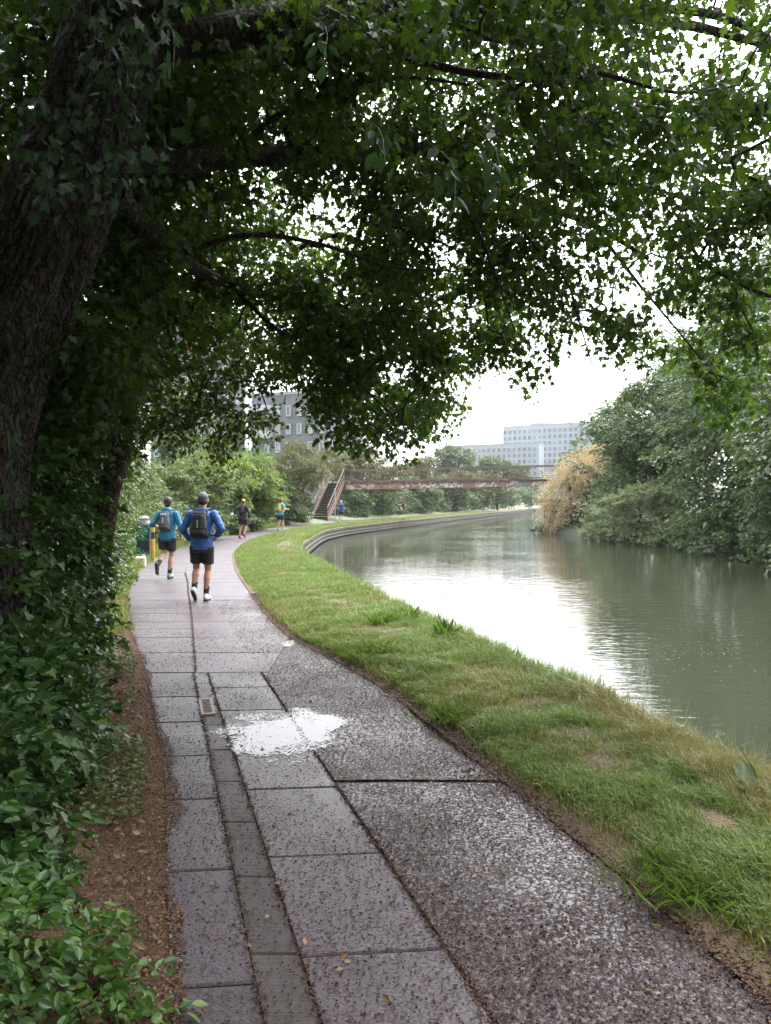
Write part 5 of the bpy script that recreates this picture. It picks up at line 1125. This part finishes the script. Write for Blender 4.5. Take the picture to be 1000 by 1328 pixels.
n = 110000; y = 2 + 11 * r9.random(n) ** 1.5; t = r9.random(n); x = pathl(y) + (pathr(y) - pathl(y)) * t
lane_ = x > slabr(y); k = r9.random(n) < np.where(lane_, .95, .35) * np.clip(fbm(x * 1.5, y * 1.5, 61, 3) * 1.9 - .2, .1, 1)
k &= ~((((x + .68) / .3) ** 2 + ((y - 5.5) / .4) ** 2) < r9.random(n))
litter('leaf_litter', x[k], y[k], np.where(lane_, lane_z(x, y, (x - slabr(y)) / (pathr(y) - slabr(y))) + .004, .006)[k], .007 + .011 * r9.random(k.sum()), 2, .12 + .12 * r9.normal(size=k.sum()))
n = 60000; y = 1.8 + 12 * r9.random(n) ** 1.4; x = pathr(y) + r9.normal(size=n) * .09 + .09
litter('leaf_litter', x, y, np.full(n, .014) + .03 * np.clip((x - pathr(y)) / .3, 0, 1), .008 + .014 * r9.random(n), 3, .3 + .2 * r9.normal(size=n))
# debris in the open joints
js = []
for fn, lo, hi in ((chl, -1, 7.4), (chr_, -1, 7.4), (slabr, -1, 7.4), (mid, 7.5, 18)):
    y = lo + (hi - lo) * r9.random(2600); js.append(np.stack([fn(y) + r9.normal(size=2600) * .011, y], -1))
js = np.concatenate(js); litter('leaf_litter', js[:, 0], js[:, 1], np.full(len(js), .003), .008 + .012 * r9.random(len(js)), 4, .2 + .12 * r9.normal(size=len(js)))
n = 900; y = 1.9 + 7 * r9.random(n) ** 1.3; x = pathl(y) - .02 - .6 * r9.random(n); litter('leaf_litter', x, y, .03 + .11 * np.clip((pathl(y) - x) / .6, 0, 1), .02 + .03 * r9.random(n), 9, .45 + .45 * r9.random(n))
n = 180; y = 1.9 + 6 * r9.random(n); x = pathl(y) + (pathr(y) - pathl(y)) * r9.random(n); litter('leaf_litter', x, y, np.full(n, .012), .02 + .018 * r9.random(n), 5, .55 + .4 * r9.random(n))
# small creeping weeds in the litter
n = 15000; y = 2 + 8 * r9.random(n) ** 1.3; x = pathl(y) - .08 - .75 * r9.random(n) ** 1.2; k = fbm(x * 3, y * 2.2, 81, 2) > .5; x, y = x[k], y[k]; n = len(x); a = r9.random(n) * 6.28
M_CRE = leafmat('creeping_weed', [(.05, .075, .025), (.09, .12, .035), (.15, .17, .06)], .3, .5)
tag(leaves('creeping_weeds', np.stack([x, y, .03 + .1 * np.clip((pathl(y) - x) / .6, 0, 1) + .05 * r9.random(n)], -1), np.stack([np.cos(a), np.sin(a), .3 * r9.random(n)], -1), np.stack([r9.normal(size=n) * .4, r9.normal(size=n) * .4, np.ones(n)], -1), .018 + .028 * r9.random(n), r9.random(n), OVAL, M_CRE), kind='stuff')
# floating seed fluff on the water
n = 260; uu = 880 + 70 * r9.normal(size=n); vv = 838 + 16 * r9.normal(size=n); pp = np.array([G(a, b, WZ + .004) for a, b in zip(uu, vv)]); k = pp[:, 0] > bankx(pp[:, 1]) + .3
M_FL = leafmat('seed_fluff', [(.3, .3, .26), (.5, .5, .46)], 0, .8); n = k.sum()
a = r9.random(n) * 6.28; tag(leaves('floating_seeds', pp[k], np.stack([np.cos(a), np.sin(a), 0 * a], -1), np.tile((0, 0, 1.), (n, 1)), .008 + .02 * r9.random(n), r9.random(n), QUAD, M_FL), kind='stuff')

# ------------------------------------------------------------------ damp air
m = bpy.data.materials.new('damp_air'); m.use_nodes = True; nt = m.node_tree; nt.nodes.remove(nt.nodes['Principled BSDF'])
pv = nt.nodes.new('ShaderNodeVolumePrincipled'); pv.inputs['Color'].default_value = (.9, .95, 1, 1); pv.inputs['Density'].default_value = .0002; pv.inputs['Anisotropy'].default_value = .3
nt.links.new(pv.outputs[0], nt.nodes['Material Output'].inputs['Volume'])
mb = MB(); mb.box((100, 540, 29), (2040, 1160, 64)); hz = mb.build('haze', m); tag(hz, kind='stuff')
